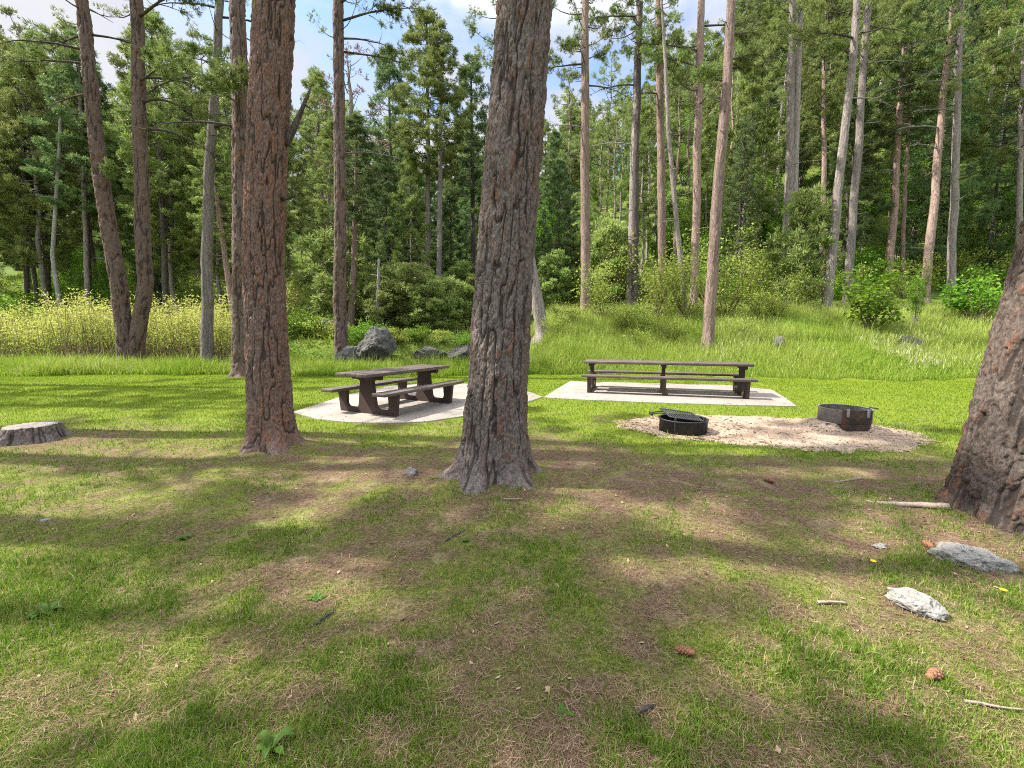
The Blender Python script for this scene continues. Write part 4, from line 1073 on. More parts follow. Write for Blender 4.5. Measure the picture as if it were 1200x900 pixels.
# ---------------- aspens, saplings and shrubs
AM = [M['aspen'], M['bark_pale']]; SM = [M['shrub'], M['stem']]
def leafy_thing(name, label, cat, me_stem_crown, loc, rz=0, sc=1, group=None):
    o = link(name, me_stem_crown); o.location = [float(v) for v in loc]; o.rotation_euler = (0, 0, rz)
    o.scale = (sc, sc, sc) if not isinstance(sc, tuple) else sc
    return tag(o, label, cat, group)
ASP = [leafy('aspen_sapling', 401, 6.5, 1.5, 8, 4600, .125, AM, .8, .3, .04), leafy('aspen_sapling', 402, 5, 1.7, 10, 4600, .125, AM, .9, .2, .03), leafy('aspen_sapling', 403, 7.5, 1.4, 6, 4600, .125, AM, .7, .35, .045)]
SHR = [leafy('leafy_shrub', 411, 1.7, 1.0, 16, 1500, .085, SM, .9, .2, .014), leafy('leafy_shrub', 412, 2.4, 1.15, 15, 1700, .085, SM, .9, .25, .016), leafy('leafy_shrub', 413, 1.3, 1.2, 18, 1400, .085, SM, 1, .15, .012)]
Ra = np.random.default_rng(78)
def aspens(n, ok, yr, label, group, meshes, name, cat, sc):
    c = tries = 0
    while c < n and tries < n * 80:
        tries += 1
        y = yr[0] + (yr[1] - yr[0]) * Ra.uniform() ** 1.1; x = Ra.uniform(-1.3, 1.3) * y
        if not ok(x / y, x, y): continue
        leafy_thing(name, label, cat, meshes[int(Ra.integers(0, len(meshes)))], (x, y, float(H(x, y)) - .1), Ra.uniform(0, 6.28), Ra.uniform(*sc), group); c += 1
aspens(150, lambda r, x, y: .36 < r < 1.35 and fbm(x * .09, y * .09, seed=95) > .36, (28, 75), 'bright green aspen sapling in the thicket on the right hillside', 'aspens of the right hillside', ASP, 'aspen_sapling', 'sapling', (.8, 1.25))
aspens(34, lambda r, x, y: .03 < r < .42, (34, 70), 'green leafy sapling on the slope behind the leafy bushes', 'saplings behind the leafy bushes', ASP, 'aspen_sapling', 'sapling', (.5, 1.0))
aspens(22, lambda r, x, y: -1.35 < r < -.8, (28, 46), 'bright green aspen sapling beyond the left willow thicket', 'aspens of the left forest edge', ASP, 'aspen_sapling', 'sapling', (.6, 1.0))
aspens(26, lambda r, x, y: -.35 < r < .2, (30, 60), 'green leafy undergrowth sapling in the centre forest', 'undergrowth of the centre forest', ASP, 'aspen_sapling', 'sapling', (.35, .7))

# leafy bushes around the tan trunks right of the centre
for q, (px, py, sc, k) in enumerate(((705, 372, 1.15, 1), (728, 385, .9, 2), (752, 392, 1.05, 0), (768, 372, 1.35, 1), (790, 398, .9, 2), (803, 372, 1.3, 1), (722, 360, 1.5, 1), (850, 372, 1.35, 1), (872, 362, 1.5, 1), (890, 374, 1.0, 0), (830, 360, 1.6, 1), (664, 376, .8, 2), (650, 392, .7, 0), (862, 392, .8, 2), (748, 404, .7, 2), (910, 372, .8, 0), (945, 366, 1.0, 1), (1030, 362, .9, 0), (1060, 358, 1.0, 1))):
    leafy_thing('leafy_shrub', 'pale yellow-green leafy bush crowding the trunks on the bank right of the centre', 'shrub', SHR[k], at(px, py) - [0, 0, .05], q * 1.1, 1.0 * sc * (at(px, py)[1] / 20), 'leafy bushes on the bank')
RS = [leafy('leafy_shrub', 421, 1.55, .75, 14, 1700, .10, [M['aspen'], M['stem']], .85, .3, .02), leafy('leafy_shrub', 422, 1.6, .85, 12, 1700, .10, [M['aspen'], M['stem']], .85, .35, .025)]
leafy_thing('leafy_shrub', 'bright green shrub left of the orange pine on the right grass bank', 'shrub', RS[0], at(1018, 390) - [0, 0, .05], 0, (1.75, 1.75, 1.6))
leafy_thing('leafy_shrub', 'round bright green shrub near the right edge, in front of the grey pine', 'shrub', RS[1], at(1147, 378) - [0, 0, .05], 1, (1.55, 1.55, 1.5))
leafy_thing('aspen_sapling', 'thin green sapling between the two round shrubs', 'sapling', ASP[2], at(1072, 384) - [0, 0, .05], 2, .34)
# dark green shrubs by the creek
MS = [leafy('creek_shrub', 431, 1.3, 1.2, 16, 2200, .10, AM[:1] + [M['stem']], 1, .1, .014), leafy('creek_shrub', 432, .9, 1.1, 14, 1700, .09, SM, 1, .1, .012)]
for q, (px, sc, k, d_) in enumerate(((342, 1.0, 0, 19.6), (362, 1.0, 1, 19.3), (380, .8, 0, 19.4), (352, 1.3, 0, 21.5), (378, 1.2, 1, 22), (335, 1.5, 0, 23), (470, .8, 1, 20.6), (488, .7, 0, 20.7), (515, .7, 1, 20.6), (545, .6, 0, 20.4), (428, .55, 1, 18.3), (458, .5, 0, 18.5), (495, .5, 1, 19.3), (523, .55, 0, 19.4), (408, .6, 0, 18.2), (425, .9, 0, 20.8), (452, .8, 1, 20.9), (395, 1.1, 1, 21.2), (505, .5, 0, 18.0), (530, .5, 1, 17.8), (355, .7, 1, 18.2), (375, .6, 0, 18.0))):
    p = P(px, 400, d_); leafy_thing('creek_shrub', 'low green shrub on the creek bank between the left pine and the centre trunk', 'shrub', MS[k], (p[0], d_, max(-.3, float(H(p[0], d_))) - .05), q, sc, 'shrubs along the creek')
for q, (px, d_, sc) in enumerate(((10, 25, 1.5), (35, 26, 1.3), (60, 25.5, 1.0), (-20, 25, 1.6), (85, 27, .9), (20, 28, 1.6))):
    p = P(px, 350, d_); leafy_thing('leafy_shrub', 'bright green bush behind the willow thicket at the far left', 'shrub', RS[q % 2], (p[0], d_, float(H(p[0], d_)) - .05), q, sc * 1.3, 'bushes behind the willow thicket')

Ru = np.random.default_rng(79)
for q in range(46):
    px = Ru.uniform(640, 1230); d_ = Ru.uniform(26.5, 33); p = P(px, 350, d_)
    leafy_thing('undergrowth_shrub', 'green undergrowth shrub at the foot of the right hillside', 'shrub', (SHR + MS)[int(Ru.integers(0, 5))], (p[0], d_, float(H(p[0], d_)) - .1), q, Ru.uniform(1.0, 1.9), 'undergrowth of the right hillside')
for q in range(34):
    d_ = Ru.uniform(26, 36); x_ = Ru.uniform(-1.3, -.25) * d_
    leafy_thing('undergrowth_shrub', 'green undergrowth shrub at the foot of the left forest', 'shrub', (SHR + MS)[int(Ru.integers(0, 5))], (x_, d_, float(H(x_, d_)) - .1), q, Ru.uniform(.8, 1.6), 'undergrowth of the left forest')
# young pines
def young(px, py, d_, h, rad, label, kind='young', group=None, q=0):
    p = P(px, py, d_); z = float(H(p[0], d_))
    t = thing('young_pine', label, 'tree', (p[0], d_, z), 0, group)
    path = [(-.2, 0, 0), (h, .05, 0)]
    V_, Q_, ID = trunk('trunk', path, [(-.2, .05), (h, .01)], 8, np.linspace(-.2, h, 12), None, 500 + q, depth=.004)
    link('trunk', make_mesh('trunk', V_, [Q_], M['bark_dark'], {'plate': ID, 'fissure': FISS[0]}, smooth=True), t)
    put_crown(t, kind, h * .08, h * .95, rad, path, q)
for q, (px, d_, h, rad) in enumerate(((455, 22.5, 2.6, 1.3), (480, 23, 3.2, 1.6), (505, 22.2, 2.4, 1.3), (525, 24, 2.8, 1.4), (468, 25, 3.4, 1.6), (545, 25, 2.4, 1.2), (495, 26, 3.2, 1.5), (430, 24, 2.4, 1.3), (540, 30, 3.6, 1.5), (560, 28, 3.0, 1.4))):
    young(px, 370, d_, h, rad, 'bushy young pine on the slope above the creek', 'young' if q % 3 else 'young2', 'young pines above the creek', q)
young(932, 372, 22.5, 5.2, 1.7, 'bushy young pine left of the forked grey pine on the right bank', 'young', None, 31)
young(398, 360, 24.5, 5.2, 2.4, 'dark young pine with low boughs behind the straight boulder pine', 'young2', None, 32)
for q, (px, d_, h, rad) in enumerate(((648, 27, 3.0, 1.4), (662, 30, 3.6, 1.5), (715, 26.5, 4.6, 1.8), (690, 31, 3.4, 1.4), (640, 33, 3.0, 1.3))):
    young(px, 360, d_, h, rad, 'young pine in the shade just right of the centre trunk', 'young2' if q % 2 else 'young', 'young pines right of the centre trunk', 40 + q)

# fallen grey logs in the left meadow
def log(p0, p1, r, label, mat='dead_wood', kink=.04, name='fallen_log', twigs=0, seed=0):
    R_ = np.random.default_rng(seed); p0 = np.array(p0, float); p1 = np.array(p1, float); ln = np.linalg.norm(p1 - p0); s = np.linspace(0, 1, 14)
    pts = p0 + (p1 - p0) * s[:, None] + np.cumsum(R_.normal(0, kink * ln / 8, (14, 3)), 0) * [1, 1, .25] * np.sin(s * PI)[:, None]
    mb = MB(); mb.tube(pts, r * (1 - .45 * s) * (1 + R_.normal(0, .08, 14)), 9)
    for q in range(twigs):
        b = pts[R_.integers(3, 13)]; mb.tube(np.array([b, b + R_.normal(0, .12 * ln, 3) + [0, 0, .05 * ln]]), [r * .3, r * .1], 4)
    o = mb.build(name, M[mat], None, True); return tag(o, label, 'log' if 'log' in name else 'stick')
a = P(165, 345, 27); b = P(262, 356, 26)
log([a[0], 27, H(a[0], 27) + .25], [b[0], 26, H(b[0], 26) + .2], .14, 'grey fallen log lying in the meadow behind the slender grey pine', twigs=5, seed=3)
a = P(500, 372, 24); b = P(575, 366, 24.6)
log([a[0], 24, H(a[0], 24) + .1], [b[0], 24.6, H(b[0], 24.6) + .1], .09, 'thin pale log on the grassy slope above the creek', seed=4)

# =================================================================== ROCKS
def rock(name, label, cat, loc, size, seed, mat, rz=0, group=None, tilt=0, sub=4, flat=.55):
    import bmesh
    bm = bmesh.new(); bmesh.ops.create_icosphere(bm, subdivisions=sub, radius=1)
    me = bpy.data.meshes.new(name); bm.to_mesh(me); bm.free()
    n = len(me.vertices); v = np.zeros(n * 3, np.float32); me.vertices.foreach_get('co', v); v = v.reshape(-1, 3).astype(float)
    Rr = np.random.default_rng(seed)
    for q in range(9):      # planed facets
        nn_ = unit(Rr.normal(0, 1, 3)); dd = Rr.uniform(.55, .92); ex = v @ nn_ - dd
        v = v - np.clip(ex, 0, None)[:, None] * nn_ * .97
    f = fbm(v[:, 0] * 1.9 + seed, v[:, 1] * 1.9, v[:, 2] * 1.9, seed, 5) - .5
    f = f + .35 * (np.floor(fbm(v[:, 0] * 2.5, v[:, 1] * 2.5 + seed, v[:, 2] * 2.5, seed + 13, 3) * 7) / 7 - .5)
    v = v * (1 + .55 * f)[:, None]
    g = fbm(v[:, 0] * 9 + seed, v[:, 1] * 9, v[:, 2] * 9, seed + 3, 3) - .5
    g2 = np.abs(fbm(v[:, 0] * 4 + seed, v[:, 1] * 4, v[:, 2] * 4, seed + 7, 3) - .5)
    v = v * (1 + .10 * g - .25 * np.clip(.06 - g2, 0, 1))[:, None] * np.asarray(size)
    me.vertices.foreach_set('co', v.astype(np.float32).ravel()); me.materials.append(mat); me.update()
    o = link(name, me); o.location = [float(q) for q in loc]; o.rotation_euler = (tilt, 0, rz)
    return tag(o, label, cat, group)
def onground(px, py, dz=0):
    p = at(px, py); p[2] += dz; return p
rock('rock', 'larger pale lichen-covered rock beside the right pine roots', 'rock', onground(1138, 660, .02), (.215, .125, .10), 3, M['rock'], -.45, sub=5)
rock('rock', 'smaller pale rock half sunk in the needle litter at lower right', 'rock', onground(1070, 712, .015), (.135, .10, .072), 8, M['rock'], -.75, sub=5)
rock('stone', 'small flat pale stone left of the larger lichen rock', 'rock', onground(1031, 642, .0), (.055, .05, .02), 12, M['rock'], .3)
rock('stone', 'small grey stone left of the centre trunk roots', 'rock', onground(483, 556, .02), (.07, .06, .055), 15, M['rock'], 0)
rock('stone', 'small white stone in the sunny patch at the left', 'rock', onground(54, 611, .0), (.035, .03, .016), 16, M['rock'], 0)
rock('boulder', 'large grey boulder on the creek bank behind the picnic table', 'boulder', (P(440, 400, 19.3)[0], 19.3, .75), (.85, .8, 1.1), 21, M['boulder'], .4, sub=5)
rock('boulder', 'lower grey boulder left of the large creek boulder', 'boulder', (P(412, 410, 19.0)[0], 19.0, .2), (.8, .7, .75), 23, M['boulder'], 1.0, sub=5)
rock('boulder', 'dark round boulder in the shrubs right of the left pine', 'boulder', (P(378, 366, 22)[0], 22.6, 1.6), (.8, .7, .7), 25, M['boulder'], 2.0)
for px, d_, sx_, lab in ((503, 20.0, 1.05, 'dark rough rock ledge in the undercut creek bank right of the large boulder'), (545, 20.1, 1.2, 'dark rock ledge in the creek bank partly hidden by the centre trunk')):
    rock('rock_ledge', lab, 'rock', (P(px, 400, d_)[0], d_, .40), (sx_, .5, .52), 60 + px, M['ledge'], .05, sub=5)
rock('boulder', 'grey boulder lying in the tall grass of the right bank', 'boulder', onground(1063, 408, .1), (.55, .35, .32), 51, M['boulder'], .2)
rock('rock', 'small grey rock in the grass behind the long table', 'rock', onground(912, 408, .2), (.24, .2, .25), 53, M['boulder'], .2)

# =================================================================== STUMP
sp = np.array([*G0(18, 519.5), 0.0]); sp[1] += .22
t = thing('tree_stump', 'low sawn grey tree stump on the lawn at the left edge', 'stump', sp)
V_, Q_, ID = trunk('bark', [(-.1, 0, 0), (.3, 0, 0)], [(-.1, .30), (.3, .245)], 150, np.arange(-.1, .205, .0125), None, 71, flare=.07, cw=.08, ch=.3, depth=.05, lobes=5)
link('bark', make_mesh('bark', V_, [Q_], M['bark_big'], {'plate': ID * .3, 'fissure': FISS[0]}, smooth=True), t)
top = V_[-150:]; c = top.mean(0); fr_ = np.array([1, .96, .7, .4, .15]); TV = np.vstack([c + (top - c) * f_ + [0, 0, .012 * (f_ < .98)] for f_ in fr_] + [[c + [0, 0, .012]]])
TV[:, 2] += (fbm(TV[:, 0] * 9, TV[:, 1] * 9, seed=72) - .5) * .02 + .05 * TV[:, 0] * .3
i = np.arange(4)[:, None] * 150; j = np.arange(150)[None]; jn = (j + 1) % 150
link('cut_face', make_mesh('cut_face', TV, [np.stack([i + j, i + jn, i + 150 + jn, i + 150 + j], -1).reshape(-1, 4), np.array([[600 + a, 600 + (a + 1) % 150, 750] for a in range(150)])], M['cut']), t)

# =================================================================== PICNIC TABLES
def rounded_frame():
    """outline of one support: sled base, two seat posts, tapered centre post (u across, v up)"""
    def arc(cx, cy, r, a0, a1, n=6): return [(cx + r * math.cos(a), cy + r * math.sin(a)) for a in np.linspace(math.radians(a0), math.radians(a1), n)]
    pts = [(-.70, 0), (.70, 0), (.755, .39), (.52, .39), (.535, .20)]
    pts += arc(.455, .175, .08, 0, -90)[0:]
    pts += arc(.29, .175, .08, -90, -180)
    pts += [(.155, .60), (.27, .66), (.27, .70), (-.27, .70), (-.27, .66), (-.155, .60)]
    pts += arc(-.29, .175, .08, 0, -90)
    pts += arc(-.455, .175, .08, -90, -180)
    pts += [(-.52, .39), (-.755, .39)]
    return pts
def frame_mesh(thick=.075):
    p = np.array(rounded_frame()); n = len(p)
    import bmesh
    bm = bmesh.new()
    f = [bm.verts.new((-thick / 2, a, b)) for a, b in p]
    face = bm.faces.new(f)
    ext = bmesh.ops.extrude_face_region(bm, geom=[face])
    bmesh.ops.translate(bm, vec=(thick, 0, 0), verts=[g for g in ext['geom'] if isinstance(g, bmesh.types.BMVert)])
    bmesh.ops.recalc_face_normals(bm, faces=bm.faces)
    bmesh.ops.triangulate(bm, faces=[q for q in bm.faces if len(q.verts) > 4])
    me = bpy.data.meshes.new('support'); bm.to_mesh(me); bm.free(); me.materials.append(M['table_frame'])
    return me
FM = frame_mesh()
def plank(name, parent, x0, x1, y0, y1, z0, z1, n):
    """a board or several boards side by side along x"""
    mb = MB(); w = (y1 - y0) / n
    for q in range(n):
        mb.box(((x0 + x1) / 2 + .004 * ((q * 7) % 3 - 1), y0 + w * (q + .5), (z0 + z1) / 2 + .001 * (q % 2)), (x1 - x0, w - .008, z1 - z0))
    return mb.build(name, M['table_top'], parent, bevel=.008)
def picnic_table(label, loc, rz, length, fx, brace=True):
    t = thing('picnic_table', label, 'picnic table', loc, rz)
    plank('tabletop', t, -length / 2, length / 2, -.40, .40, .705, .765, 3)
    plank('seat', t, -length / 2, length / 2, -.80, -.49, .395, .45, 1)
    plank('seat', t, -length / 2, length / 2, .49, .80, .395, .45, 1)
    for x_ in fx:
        o = link('support', FM, t, .008); o.location = (x_, 0, 0)
        mb = MB(); mb.box((x_, 0, .667), (.10, .70, .072)); mb.build('crossbar', M['table_frame'], t, bevel=.006)
    return t
# left table: placed from its feet on the pad
n0 = np.array(G0(432, 485.5)); n1 = np.array(G0(498, 471))
c1 = (n0 + n1) / 2; a1 = math.atan2(n1[1] - n0[1], n1[0] - n0[0]); d1 = float(np.linalg.norm(n1 - n0))
print('table1', c1, a1, d1, 'feet', G0(399, 482.5), G0(466, 488.5))
picnic_table('dark brown picnic table with plank top on sled legs, on the left concrete pad', (c1[0], c1[1], .022), a1, d1 + .75, (-d1 / 2, d1 / 2))
# right long table
f0 = np.array(G0(690, 461)); f1 = np.array(G0(875, 468.5))
ax = (f1 - f0) / np.linalg.norm(f1 - f0); perp = np.array([-ax[1], ax[0]])
d2 = float(np.linalg.norm(f1 - f0)); c2 = (f0 + f1) / 2 + perp * .65
print('table2', c2, d2, math.degrees(math.atan2(ax[1], ax[0])))
picnic_table('extra long dark picnic table on three supports, on the right concrete pad', (c2[0], c2[1], .022), math.atan2(ax[1], ax[0]), d2 + .35, (-d2 / 2, 0, d2 / 2))

# =================================================================== FIRE RINGS
def wall_ring(mb, r, z0, z1, th, a0=0, a1=2 * PI, n=64, close=True):
    a = np.linspace(a0, a1, n + 1)
    prof = [(r, z0), (r, z1), (r + .012, z1 + .006), (r - th - .012, z1 + .006), (r - th, z1), (r - th, z0)]
    V = np.array([[(p[0]) * math.cos(q), p[0] * math.sin(q), p[1]] for q in a for p in prof]); k = len(prof)
    i = np.arange(n)[:, None] * k; j = np.arange(k)[None]; jn = (j + 1) % k
    mb.add(V, np.stack([i + j, i + k + j, i + k + jn, i + jn], -1).reshape(-1, 4))
# low ring with hinged grate
t = thing('fire_ring', 'low round black fire ring with a tilted grate, on the gravel', 'fire ring', (RING1[0], RING1[1], .0), 0)
mb = MB(); wall_ring(mb, .345, -.03, .20, .008); mb.build('ring_wall', M['ring_black'], t, True)
mb = MB(); mb.tube([[.352 * math.cos(a_), .352 * math.sin(a_), .203] for a_ in np.linspace(0, 2 * PI, 49)], .011, 8, cap=False); mb.build('rim', M['ring_black'], t, True)
mb = MB(); th_ = np.linspace(0, 2 * PI, 33)[:-1]; mb.prism(np.c_[.335 * np.cos(th_), .335 * np.sin(th_)], -.02, .05); mb.build('ash_bed', M['ash'], t)
gr = MB()   # grate: frame and bars, hinged at the right, raised at the left
gw, gl = .46, .52
Mg = Matrix.Translation((-.03, .0, .255)) @ Matrix.Rotation(math.radians(9), 4, 'Y') @ Matrix.Rotation(math.radians(6), 4, 'X')
def gpt(x_, y_, z_=0): v_ = Mg @ Vector((x_, y_, z_)); return [v_.x, v_.y, v_.z]
for y_ in (-gw / 2, gw / 2): gr.tube([gpt(-gl / 2, y_), gpt(gl / 2, y_)], .010, 8)
for x_ in (-gl / 2, gl / 2): gr.tube([gpt(x_, -gw / 2), gpt(x_, gw / 2)], .010, 8)
for x_ in np.linspace(-gl / 2, gl / 2, 15)[1:-1]: gr.tube([gpt(x_, -gw / 2), gpt(x_, gw / 2)], .0065, 6)
g_o = gr.build('grate', M['ring_black'], t, True)
mb = MB()
for y_ in (-.12, .12): mb.tube([gpt(-gl / 2, y_ * .4), gpt(-gl / 2 - .12, y_ * .3, -.02), gpt(-gl / 2 - .20, y_ * .25, -.05)], .009, 6)
mb.tube([gpt(-gl / 2 - .20, -.05, -.05), gpt(-gl / 2 - .20, .05, -.05)], .02, 8); mb.build('grate_handle', M['ring_black'], g_o, True)
for x_, y_ in ((-.22, -.29), (.19, -.31)):
    mb = MB(); mb.box((x_, y_ * .93, .17), (.03, .02, .20)); mb.build('bracket', M['ring_black'], t, bevel=.003)
# tall ring with a flat front panel
t = thing('fire_ring', 'tall grey steel fire ring with a flat brown front panel, on the mounded gravel', 'fire ring', (RING2[0], RING2[1], .0), 0)
Rr2 = .345; A0, A1 = math.radians(-133), math.radians(-57)
mb = MB(); wall_ring(mb, Rr2, .13, .335, .008, A1, A0 + 2 * PI, 60); mb.build('ring_wall', M['ring_grey'], t, True)
pA = np.array([Rr2 * math.cos(A0), Rr2 * math.sin(A0)]); pB = np.array([Rr2 * math.cos(A1), Rr2 * math.sin(A1)])
dirp = (pB - pA) / np.linalg.norm(pB - pA); ang = math.atan2(dirp[1], dirp[0]); mid_ = (pA + pB) / 2; wd = float(np.linalg.norm(pB - pA))
Rz = np.array(Matrix.Rotation(ang, 3, 'Z')); nrm_ = np.array([dirp[1], -dirp[0]])
mb = MB(); mb.box((*mid_, .235), (wd, .012, .21), Rz); mb.build('upper_panel', M['ring_brown'], t, bevel=.003)
mb = MB(); mb.box((*(mid_ - nrm_ * .008 - dirp * .010), .05), (wd - .03, .012, .20), Rz); mb.build('lower_panel', M['ring_brown'], t, bevel=.003)
ta_ = np.linspace(A1 + .06, A0 + 2 * PI - .06, 40)
mb = MB(); mb.prism(np.c_[.325 * np.cos(ta_), .325 * np.sin(ta_)], .03, .12); mb.build('ash_bed', M['ash'], t)
for q in (.18, .86):
    p_ = pA + dirp * wd * q
    mb = MB(); mb.box((*(p_ + nrm_ * .012), .30), (.035, .02, .13), Rz); mb.build('bracket', M['ring_grey'], t, bevel=.003)
p_ = pA + dirp * wd * .86
mb = MB(); mb.tube([[p_[0], p_[1], .34], [p_[0] + .01, p_[1] - .01, .39], [p_[0] + .07, p_[1] - .04, .385], [p_[0] + .10, p_[1] - .06, .375]], .010, 8); mb.build('handle', M['ring_brown'], t, True)
mb = MB(); 
for q in np.linspace(-.24, .24, 9): mb.tube([[q, -.12, .25], [q, math.sqrt(.33 ** 2 - q * q) - .02, .25]], .006, 6)
mb.tube([[-.29, -.1, .25], [.29, -.1, .25]], .008, 6); mb.tube([[-.26, .17, .25], [.26, .17, .25]], .008, 6)
mb.build('grate', M['ring_black'], t, True)

# =================================================================== SMALL THINGS ON THE GROUND
def gz(px, py, dz): 
    p = at(px, py); return [p[0], p[1], p[2] + dz]
log(gz(1112, 599, .03), gz(1014, 588, -.012), .030, 'pale exposed root running left from the right pine', 'root', .10, 'exposed_root', seed=5)['category'] = 'root'
log(gz(958, 710, .012), gz(992, 709, .012), .009, 'grey curved stick in the litter at lower right', 'root', .05, 'stick', 1, 6)
log(gz(1130, 826, .012), gz(1198, 842, .012), .006, 'thin pale stick near the lower right corner', 'root', .04, 'stick', 0, 7)
log(gz(368, 735, .012), gz(392, 722, .012), .010, 'dark curved twig in shade left of the bottom centre', 'bark_dark', .06, 'stick', 1, 8)
log(gz(590, 587, .012), gz(613, 587, .012), .007, 'pale straight stick in front of the centre trunk', 'root', .03, 'stick', 0, 9)
log(gz(1010, 562, .006), gz(945, 568, -.006), .014, 'long pale root showing through the turf left of the right pine', 'root', .10, 'exposed_root', 0, 10)['category'] = 'root'
log(gz(746, 842, .014), gz(765, 832, .014), .012, 'dark bark chip stick at the bottom centre', 'bark_dark', .05, 'stick', 1, 11)
log(gz(522, 638, .01), gz(545, 622, .01), .009, 'brown twig on the litter below the centre trunk', 'bark_dark', .05, 'stick', 1, 12)
def pine_cone(label, px, py, size, az, mat='cone'):
    mb = MB(); R_ = np.random.default_rng(int(px))
    for k_ in range(60):
        f_ = k_ / 60; z_ = size * (f_ * 2 - 1); rr = size * .62 * math.sin(PI * (.12 + .8 * f_)) ; a_ = k_ * 2.4
        o_ = np.array([z_, rr * .5 * math.cos(a_), rr * .5 * math.sin(a_)]); e_ = np.array([z_ + size * .22, rr * math.cos(a_), rr * math.sin(a_)])
        s_ = np.array([0, -math.sin(a_), math.cos(a_)]) * size * .2; u_ = unit(np.cross(e_ - o_, s_)) * size * .05
        mb.add([o_ - s_ * .6, o_ + s_ * .6, e_ + s_, e_ - s_, e_ + u_ * 2], [[0, 1, 2, 3]], [[3, 2, 4], [0, 3, 4], [2, 1, 4]])
    mb.tube([[-size, 0, 0], [size, 0, 0]], size * .3, 8)
    o_ = mb.build('pine_cone', M[mat]); o_.location = gz(px, py, size * .45); o_.rotation_euler = (0, .15, az); tag(o_, label, 'pine cone')
pine_cone('orange-brown pine cone in the grass at lower right', 1094, 797, .045, .4)
pine_cone('brown pine cone beside the larger lichen rock', 1088, 642, .05, 1.2)
pine_cone('small rusty pine cone near the turf edge left of the right pine', 902, 566, .05, 2.0)
pine_cone('brown pine cone half hidden in grass at the bottom right of centre', 803, 768, .04, 2.6)
def weed(label, px, py, n, ln, wd_, up_):
    R_ = np.random.default_rng(int(px) + 5); mb = MB()
    for q in range(n):
        a_ = q / n * 2 * PI + R_.normal(0, .2); l_ = .78 * ln * R_.uniform(.6, 1.15); d_ = np.array([math.cos(a_), math.sin(a_), 0]); s_ = np.array([-d_[1], d_[0], 0]); u_ = up_ * R_.uniform(.6, 1.3)
        s5 = np.linspace(0, 1, 6); cen_ = d_ * (l_ * s5)[:, None] + np.c_[np.zeros(6), np.zeros(6), l_ * (u_ * s5 * 1.6 - u_ * 1.2 * s5 ** 2)]
        wv = wd_ * np.array([.25, .6, .95, 1, .7, .05]); lf = cen_ - s_ * wv[:, None]; rt = cen_ + s_ * wv[:, None]; cen_[:, 2] -= wd_ * .25
        VV = np.vstack([lf, cen_, rt]); QQ = [[k_, k_ + 1, 7 + k_, 6 + k_] for k_ in range(5)] + [[6 + k_, 7 + k_, 13 + k_, 12 + k_] for k_ in range(5)]
        mb.add(VV, QQ, tint=R_.uniform(.3, .7))
    o_ = mb.build('weed_plant', M['weed'], None, True); o_.location = gz(px, py, .0); tag(o_, label, 'weed')
weed('leafy green weed rosette in the shaded grass at left', 55, 722, 13, .11, .017, .8)
weed('broad-leaved green weed at the bottom edge left of centre', 318, 884, 8, .10, .014, 1.2)
weed('small leafy weed rosette in shade left of the centre trunk', 372, 705, 9, .07, .010, .5)
weed('pale green weed at the bottom centre', 660, 842, 8, .06, .009, .6)
weed('small green plant in litter below the centre trunk', 546, 634, 10, .05, .011, .7)
weed('green weed rosette in the sunny patch at left', 216, 633, 9, .07, .012, 1.0)
for q, (px, py) in enumerate(((1022, 668), (1173, 708))):
    mb = MB(); 
    mb.tube([[0, 0, 0], [.005, 0, .03], [.004, .003, .055]], .0016, 5, 1)
    for k_ in range(14):
        a_ = k_ / 14 * 2 * PI; dd_ = np.array([math.cos(a_), math.sin(a_), 0]); s_ = np.array([-dd_[1], dd_[0], 0]) * .003
        b_ = np.array([.004, .003, .056]); mb.add([b_ - s_ * .5, b_ + s_ * .5, b_ + dd_ * .016 + s_ + [0, 0, .004], b_ + dd_ * .016 - s_ + [0, 0, .004]], [[0, 1, 2, 3]])
    o_ = mb.build('yellow_flower', [M['petal'], M['aspen']]); o_.location = gz(px, py, 0)
    tag(o_, ('small yellow flower in litter between the two pale rocks', 'small yellow flower near the right edge below the rocks')[q], 'flower')

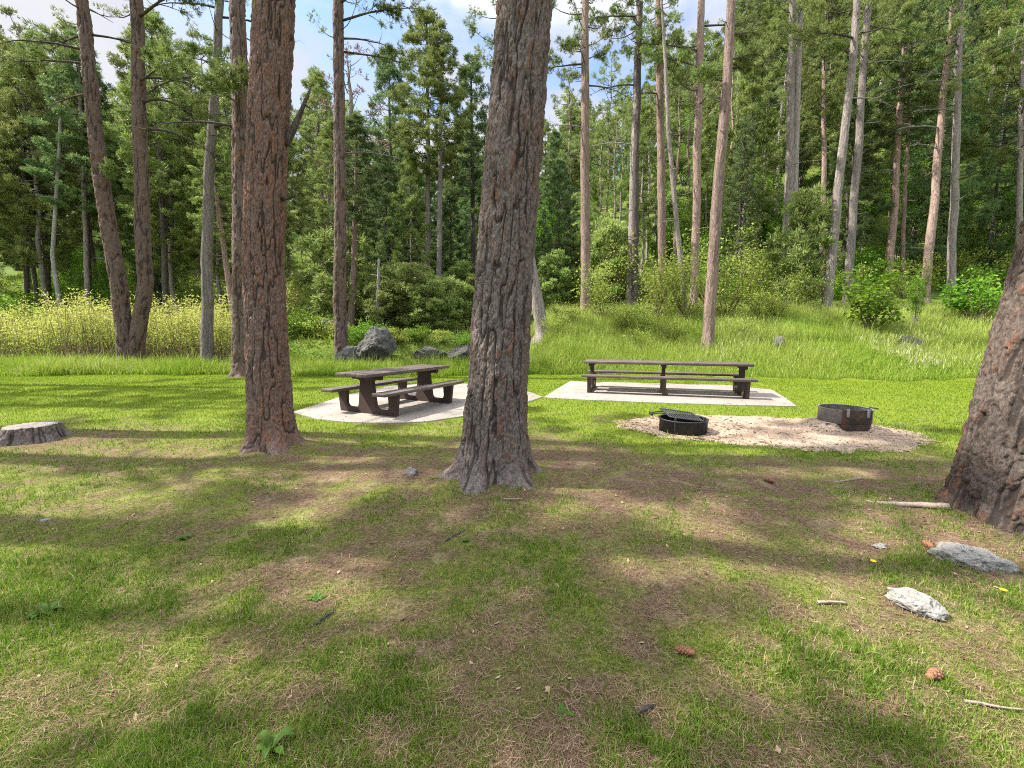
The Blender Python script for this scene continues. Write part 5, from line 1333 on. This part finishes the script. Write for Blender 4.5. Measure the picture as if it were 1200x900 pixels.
# =================================================================== LIGHT, SKY, CAMERA
EL, TH = math.radians(50), math.radians(5)
sd = Vector((-math.cos(EL) * math.cos(TH), math.cos(EL) * math.sin(TH), math.sin(EL)))
sun = bpy.data.lights.new('sun', 'SUN'); sun.energy = 3.9; sun.angle = math.radians(.53); sun.color = (1, .955, .87)
so = bpy.data.objects.new('sun', sun); COL.objects.link(so); so.rotation_euler = sd.to_track_quat('Z', 'Y').to_euler(); so.location = (-20, 5, 30)
wd = bpy.data.worlds.new('World'); scene.world = wd; wd.use_nodes = True
nt = wd.node_tree; nt.nodes.clear()
sky = N(nt, 'ShaderNodeTexSky', sky_type='NISHITA', sun_disc=False, sun_elevation=EL, sun_rotation=math.atan2(sd.x, sd.y), altitude=1200, air_density=1.0, dust_density=1.5, ozone_density=1.2)
tc = N(nt, 'ShaderNodeTexCoord')
mp = N(nt, 'ShaderNodeMapping', i_Scale=(1.0, 1.0, 2.2), i_Location=(.55, .8, .3)); L(nt, tc.outputs['Generated'], mp.inputs[0])
cl = noise(nt, 2.3, 7, .55, mp.outputs[0], .25)
mk = ramp(nt, [(.37, (0, 0, 0)), (.50, (1, 1, 1))], cl).outputs[0]
shade = ramp(nt, [(.45, (.86, .885, 1.0)), (.75, (1.10, 1.10, 1.10))], cl)
sx = N(nt, 'ShaderNodeSeparateXYZ'); L(nt, tc.outputs['Generated'], sx.inputs[0])
el = N(nt, 'ShaderNodeMapRange', interpolation_type='SMOOTHSTEP', i_1=.50, i_2=.85, i_3=2.5, i_4=12.0); L(nt, sx.outputs['Z'], el.inputs[0])
vm = N(nt, 'ShaderNodeVectorMath', operation='SCALE'); L(nt, shade.outputs[0], vm.inputs[0]); L(nt, el.outputs[0], vm.inputs['Scale'])
cc = mixc(nt, sky.outputs[0], vm.outputs[0], mk)
bg = N(nt, 'ShaderNodeBackground', i_Strength=.125); L(nt, cc, bg.inputs[0])
ow = N(nt, 'ShaderNodeOutputWorld'); L(nt, bg.outputs[0], ow.inputs[0])

cam = bpy.data.cameras.new('camera'); co = bpy.data.objects.new('camera', cam); COL.objects.link(co)
cam.sensor_width = 36; cam.lens = 36 * F / 1200; cam.clip_start = .05; cam.clip_end = 2000
co.location = (0, 0, CAMZ); co.rotation_euler = (PI / 2 - PITCH, 0, 0)
scene.camera = co
scene.view_settings.view_transform = 'Standard'; scene.view_settings.look = 'None'; scene.view_settings.exposure = 1.54; scene.view_settings.gamma = 1
scene.cycles.max_bounces = 6; scene.cycles.diffuse_bounces = 3; scene.cycles.glossy_bounces = 2; scene.cycles.transmission_bounces = 3; scene.cycles.transparent_max_bounces = 4
scene.cycles.use_denoising = False
scene.cycles.pixel_filter_type = 'BLACKMAN_HARRIS'; scene.cycles.filter_width = 1.05
